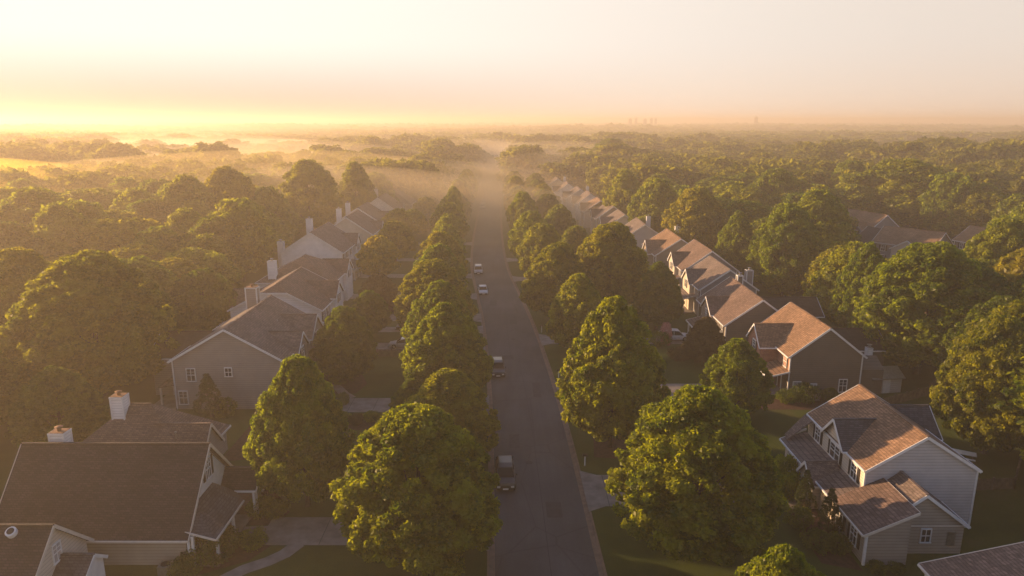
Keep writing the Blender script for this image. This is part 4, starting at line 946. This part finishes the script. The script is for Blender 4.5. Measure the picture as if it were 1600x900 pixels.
    for sg in (-1, 1):
        MB().box(*sorted((sg*.50, sg*.80)), fy-.025, fy+.12, st[0][1]-.20, st[0][1]-.03).build('headlight', M['lamp'], r)
        by = 2.83 if kind == 'pickup' else st[-1][0]
        MB().box(*sorted((sg*.66, sg*.86)), by-.06, by+.02, .72, .88 if kind == 'sedan' else 1.0).build('tail_light', M['taillamp'], r)
        MB().box(*sorted((sg*(Wd+.02), sg*(Wd+.20))), cab[0][0]+.25, cab[0][0]+.37, belt-.02, belt+.14).build('wing_mirror', M['plastic'], r)
        for wy in (st[0][0]+.88, (1.75 if kind == 'pickup' else st[-1][0]-.92)):
            wr = .34 if kind == 'sedan' else .39
            q = MB().tube([(sg*(Wd-.20), wy, wr), (sg*(Wd-.17), wy, wr), (sg*(Wd+.0), wy, wr), (sg*(Wd+.02), wy, wr)], [wr*.9, wr, wr, wr*.9], 20).build('wheel', M['tyre'], r)
            MB().tube([(sg*(Wd+.005), wy, wr), (sg*(Wd+.035), wy, wr)], [wr*.6, wr*.55], 16).build('rim', M['rim'], q)
    return r
PC = 'cars parked along the left kerb'
def car(kind, pc, x, y, rz, label, group=PC, src=None):
    r = car_proto(kind, pc) if src is None else copy_tree(src)
    if src is None: 
        pass
    r.location = (x, y, .03 if group == PC else .16); r.rotation_euler.z = rz; tag(r, label, 'pickup truck' if kind == 'pickup' else 'car', group); return r
lx = lambda y: kx(y)-W+.45
car('suv', 'black', lx(61.5)+1.0, 62.4, R(2), 'black boxy car nearest the camera, parked at the near left kerb')
c_suv = car('suv', 'dark', lx(92.5)+1.0, 92.6, R(3), 'dark car parked under the broad street tree, second from the camera')
c_w = car('sedan', 'white', lx(140)+1.0, 139.5, R(6), 'white car parked at the kerb past the bend, nearer of the pale pair')
c_s = car('suv', 'silver', lx(158)+1.0, 159, R(4), 'silver car parked behind the white one at the kerb, farther of the pale pair')
car('sedan', 'tan', lx(275)+1.9, 274, R(1), 'pale hazy car far down the road, nearest of the distant three')
car('sedan', 'white', lx(300)+1.0, 300, 0, 'tiny pale car far down the road, farthest of the distant three', src=c_w)
car('suv', 'silver', lx(283)+.9, 283, 0, 'hazy silver car close to the far left kerb, middle of the distant three', src=c_s)
DC = 'cars on the driveways'
car('sedan', 'silver', -16.6, 103.6, R(90-180), 'silver saloon car parked side-on on the driveway behind the picket fence', DC)
car('sedan', 'dark', -17.0, 113.0, R(-90), 'dark car on the driveway beyond the silver saloon', DC)
car('suv', 'white', -16.8, 136.0, R(90), 'white car half hidden behind the left street trees', DC, src=None)
car('suv', 'white', 25.8, 107.2, R(90), 'white vehicle beside the pink flowering shrub on the right', DC)
# mailboxes on the verges
def mailbox(x, y, rz, label):
    r = empty('mailbox', (x, y, GZ), rz); tag(r, label, 'mailbox', 'mailboxes on the verge')
    MB().box(-.05, .05, -.05, .05, 0, 1.05).build('post', M['white'], r)
    m = MB(); pr_ = [(math.cos(a)*.11, 1.2+math.sin(a)*.11) for a in np.linspace(0, math.pi, 7)]
    m.loft([[(-.26, u, z) for u, z in pr_+[(-.11, 1.05), (.11, 1.05)]], [(.26, u, z) for u, z in pr_+[(-.11, 1.05), (.11, 1.05)]]]); m.build('box', M['plastic'], r)
for i, yy in enumerate((65.2, 90, 111.5)): mailbox(kx(yy)+.7, yy, 0, 'black mailbox on a white post by the %s right driveway' % ordn[i+1])

# ------------------------------------------------------------------ woodland
def blocked(x, y, r):
    k = kx(y) if y < 900 else -5
    if y < 470:
        lo = -57 if y < 95 else (-52 if y < 150 else (-56 if y < 235 else (-20 if y > 262 else -52)))
        if 300 < y < 330: lo = -44
        hi = 46 if y < 75 else (51 if y < 165 else (45 if y < 190 else (40 if y < 240 else 36)))
        if y > 262: lo = k-W-16
        if y > 335: hi = k+16
        if lo < x-0 < hi and x+r*.6 > lo and x-r*.6 < hi: return True
        if x+r*.6 > lo and x < 0: return True
        if x-r*.6 < hi and x > 0: return True
    for hx, hy, hr in ((102, 192, 15), (98, 165, 15), (118, 170, 10), (93, 150, 9)):
        if math.hypot(x-hx, y-hy) < hr+r*.55: return True
    # the sight line on to the far-right houses is kept open by lower trees
    return False
rg = random.Random(5)
spots = []
cell = {}
def far_enough(x, y, d):
    i, j = int(x//14), int(y//14)
    for a in (-1, 0, 1):
        for b in (-1, 0, 1):
            for (px_, py_, pr_) in cell.get((i+a, j+b), ()):
                if math.hypot(px_-x, py_-y) < d*.5+pr_*.62: return False
    return True
TREES = [(x, y, r+4.0 if abs(x+52) < .5 else r) for x, y, r in TREES]
for (x, y, r) in TREES: cell.setdefault((int(x//14), int(y//14)), []).append((x, y, r))
cand = []
for _ in range(60000):
    y = rg.uniform(25, 345); x = rg.uniform(-.80*y-38, .80*y+26)
    cand.append((x, y))
for x, y in cand:
    r = rg.uniform(6.2, 10.5)
    if math.hypot(x, y) > 352 or (abs(x) > .80*y+14 and (y < 55 or x > 0)): continue
    if blocked(x, y, r): continue
    if far_enough(x, y, r*1.12):
        spots.append((x, y, r)); cell.setdefault((int(x//14), int(y//14)), []).append((x, y, r))
spots.sort(key=lambda p: math.hypot(p[0], p[1]))
NP = 300-len([1 for t in TREES])
near, rest = spots[:NP], spots[NP:]
cnt = {}
for i, (x, y, r) in enumerate(near):
    hx = min(HOUSES, key=lambda q: math.hypot(q[0]-x, q[1]-y)); cnt[hx[2]] = cnt.get(hx[2], 0)+1
    kk = cnt[hx[2]]
    up = rg.random()
    hgt = rg.uniform(12.5, 18.5) + (3.5 if up > .84 else 0)
    if x < -40 and y < 125: hgt = rg.uniform(9.5, 14)
    if .44 < x/y < .70 and 85 < y < 182: hgt = max(4.5, min(hgt, 33.0-y*.160 if x/y < .50 else 34.5-y*.197)); r = min(r, hgt*.5)
    lf = rg.choice(['green', 'green', 'olive', 'deep', 'olive'])
    size = 'tall' if hgt > 16.5 else ('low' if hgt < 13.5 else 'medium')
    sidew = 'left of' if x < hx[0] else 'right of'
    o_ = ordn[kk] if kk < len(ordn) else '%dth' % kk
    if kk >= len(ordn):
        o_ = '%d%s' % (kk, {1: 'st', 2: 'nd', 3: 'rd'}.get(kk % 10, 'th'))
    tree(x, y, hgt, r, 'wood_%d' % rg.randrange(6) if math.hypot(x, y) > 125 else 'mid_%d' % rg.randrange(4), lf,
         '%s %s woodland tree %s %s, %s nearest the camera' % (size, {'green': 'green', 'olive': 'olive', 'deep': 'dark'}[lf], sidew, hx[2], o_),
         'woodland trees on the %s' % ('left' if x < 0 else 'right'))
# farther woodland: one uncountable mass
def mass(name, pts, protos, mat, seed):
    rr = np.random.default_rng(seed); out = []
    for (x, y, r, h) in pts:
        v = protos[rr.integers(len(protos))]; a = rr.uniform(0, 6.28); ca, sa = math.cos(a), math.sin(a)
        q = np.empty_like(v); sx = r/5.; q[:, 0] = (v[:, 0]*ca-v[:, 1]*sa)*sx+x; q[:, 1] = (v[:, 0]*sa+v[:, 1]*ca)*sx+y; q[:, 2] = v[:, 2]*h/13.2+float(hill(x, y))
        out.append(q)
    return tag(mesh_obj(name, quads_mesh(name, np.concatenate(out), mat)), kind='stuff')
def farwood(name, d0, d1, area, r_rng, nleaf, leaf, mat, seed, extra=()):
    rr = np.random.default_rng(seed); n = int(.78*(d1*d1-d0*d0)/area); pts = []
    th = rr.uniform(-.71, .71, n*1); d = np.sqrt(rr.uniform(d0*d0, d1*d1, n))
    for t_, dd in zip(th, d):
        x, y = dd*math.sin(t_), dd*math.cos(t_)
        if y < 640 and abs(x-(kx(y)-W/2)) < 11: continue
        r = rr.uniform(*r_rng); h = rr.uniform(9, 17)+min(r, 12)*.4+(4 if rr.random() > .9 else 0)
        h = min(h*(1+.15*float(hnoise(x*2.3, y*2.3))), 25 if d1 < 1000 else 21)
        pts.append((x, y, r, h))
    protos = [crown_arrays(seed*10+i, nleaf, leaf, k, nb=26, rb=(.24, .42), z0=2.5) for i, k in enumerate(['round', 'spread', 'oval', 'spread', 'round'])]
    pts += list(extra)
    mass(name, pts, protos, mat, seed)
leaf_far = leaf_mat('leaf_far', (.028, .044, .008), (.125, .132, .016), .5, .005)
farwood('distant_woodland', 352, 700, 250, (8, 14), 1250, 1.3, leaf_far, 4, extra=[(x, y, r, 14.5+(x*7.3+y*3.1) % 5.5) for x, y, r in rest])
farwood('distant_woodland', 700, 1500, 480, (12, 20), 420, 2.6, leaf_far, 5)
farwood('distant_woodland', 1500, 4600, 1500, (20, 32), 80, 9.0, leaf_far, 6)

# far towers on the skyline
def tower(x, y, w, d, hgt, label):
    r = empty('office_tower', (x, y, float(hill(x, y)))); tag(r, label, 'tower', 'towers on the skyline')
    MB().box(-w/2, w/2, -d/2, d/2, 0, hgt).build('tower_block', M['concrete'], r)
    m = MB()
    for k in range(int(hgt/4)): m.box(-w/2-.05, w/2+.05, -d/2-.05, d/2+.05, 2+k*4, 3.6+k*4)
    m.build('window_band', M['glass'], r)
    MB().box(-w/5, w/5, -d/5, d/5, hgt, hgt+3).build('plant_room', M['concrete'], r)
tower(708, 2100, 8, 8, 47, 'lone slim hazy tower on the skyline right of centre')
for i, (px_, w, hh) in enumerate([(978, 9, 37), (988, 7, 39), (1003, 9, 36), (1014, 7, 39), (1022, 6, 38)]):
    tower((px_-800)/1100*2120, 2100+i*14, w, 8, hh+3.5, 'hazy pale tower in the skyline cluster, %s from the left' % ordn[i+1])

# haze: the morning air itself
hz = MB().box(-5200, 5200, -160, 5400, -9, 48).mesh('haze')
hm = bpy.data.materials.new('haze_air'); hm.use_nodes = True; nt = hm.node_tree; nt.nodes.clear()
out = nt.nodes.new('ShaderNodeOutputMaterial'); pv = nt.nodes.new('ShaderNodeVolumePrincipled')
pv.inputs['Color'].default_value = (*HAZE_COL, 1); pv.inputs['Density'].default_value = HAZE_DENSITY; pv.inputs['Anisotropy'].default_value = HAZE_G
nt.links.new(pv.outputs[0], out.inputs['Volume']); hz.materials.append(hm)
tag(mesh_obj('haze', hz), kind='stuff')

# ground mist lying among the trees: closed low domes of even density
def mist(name, cx_, cy_, rx, ry, top, seed, dens, c=None):
    n = 34; m = 20; V = []; F = []
    def hh(u, a):
        x = cx_+rx*u*math.cos(a); y = cy_+ry*u*math.sin(a)
        e = max(0., 1-u*u)**1.7
        return x, y, .3+top*e*(.92+.08*math.sin(x*.02+seed)*math.cos(y*.018+seed*2))
    V.append(hh(0, 0))
    for j in range(1, m+1):
        for i in range(n): V.append(hh(j/m, 2*math.pi*i/n))
    for i in range(n): F.append((0, 1+i, 1+(i+1) % n))
    for j in range(m-1):
        for i in range(n):
            a = 1+j*n+i; b = 1+j*n+(i+1) % n; F.append((a, a+n, b+n, b))
    k = len(V); V += [(x, y, .2-8*0) for x, y, z in V[1+(m-1)*n:1+m*n]]
    base = 1+(m-1)*n
    for i in range(n): F.append((base+i, k+i, k+(i+1) % n, base+(i+1) % n))
    F.append(tuple(k+i for i in range(n-1, -1, -1)))
    me = bpy.data.meshes.new(name); me.from_pydata(V, [], F)
    mm = bpy.data.materials.new('mist_air'); mm.use_nodes = True; nt = mm.node_tree; nt.nodes.clear()
    o = nt.nodes.new('ShaderNodeOutputMaterial'); p = nt.nodes.new('ShaderNodeVolumePrincipled')
    p.inputs['Color'].default_value = (*(c or MIST_COL), 1); p.inputs['Density'].default_value = dens; p.inputs['Anisotropy'].default_value = .60
    nt.links.new(p.outputs[0], o.inputs['Volume']); me.materials.append(mm)
    return tag(mesh_obj(name, me), kind='stuff')
PEACH = (1.0, .88, .74)
mist('mist', -215, 225, 190, 180, 26, 1.0, MIST_DENSITY*1.7)
mist('mist', -110, 280, 210, 210, 24, 3.0, MIST_DENSITY*.6, (1., .80, .40))
mist('mist', -330, 660, 600, 300, 20, 2.3, MIST_DENSITY*.5, PEACH)
mist('mist', 40, 680, 520, 310, 20, 5.0, MIST_DENSITY*.45, PEACH)
mr = random.Random(21)
for i_ in range(26):
    yy_ = 240+i_*24+mr.uniform(-14, 14)
    xx_ = mr.uniform(-.66*yy_, -.04*yy_ if yy_ < 340 else .16*yy_)
    mist('mist', xx_, yy_, mr.uniform(75, 150)+yy_*.06, mr.uniform(26, 44)+yy_*.02, mr.uniform(20, 26), 10+i_, MIST_DENSITY*mr.uniform(1.1, 2.0), (1., .85, .62))
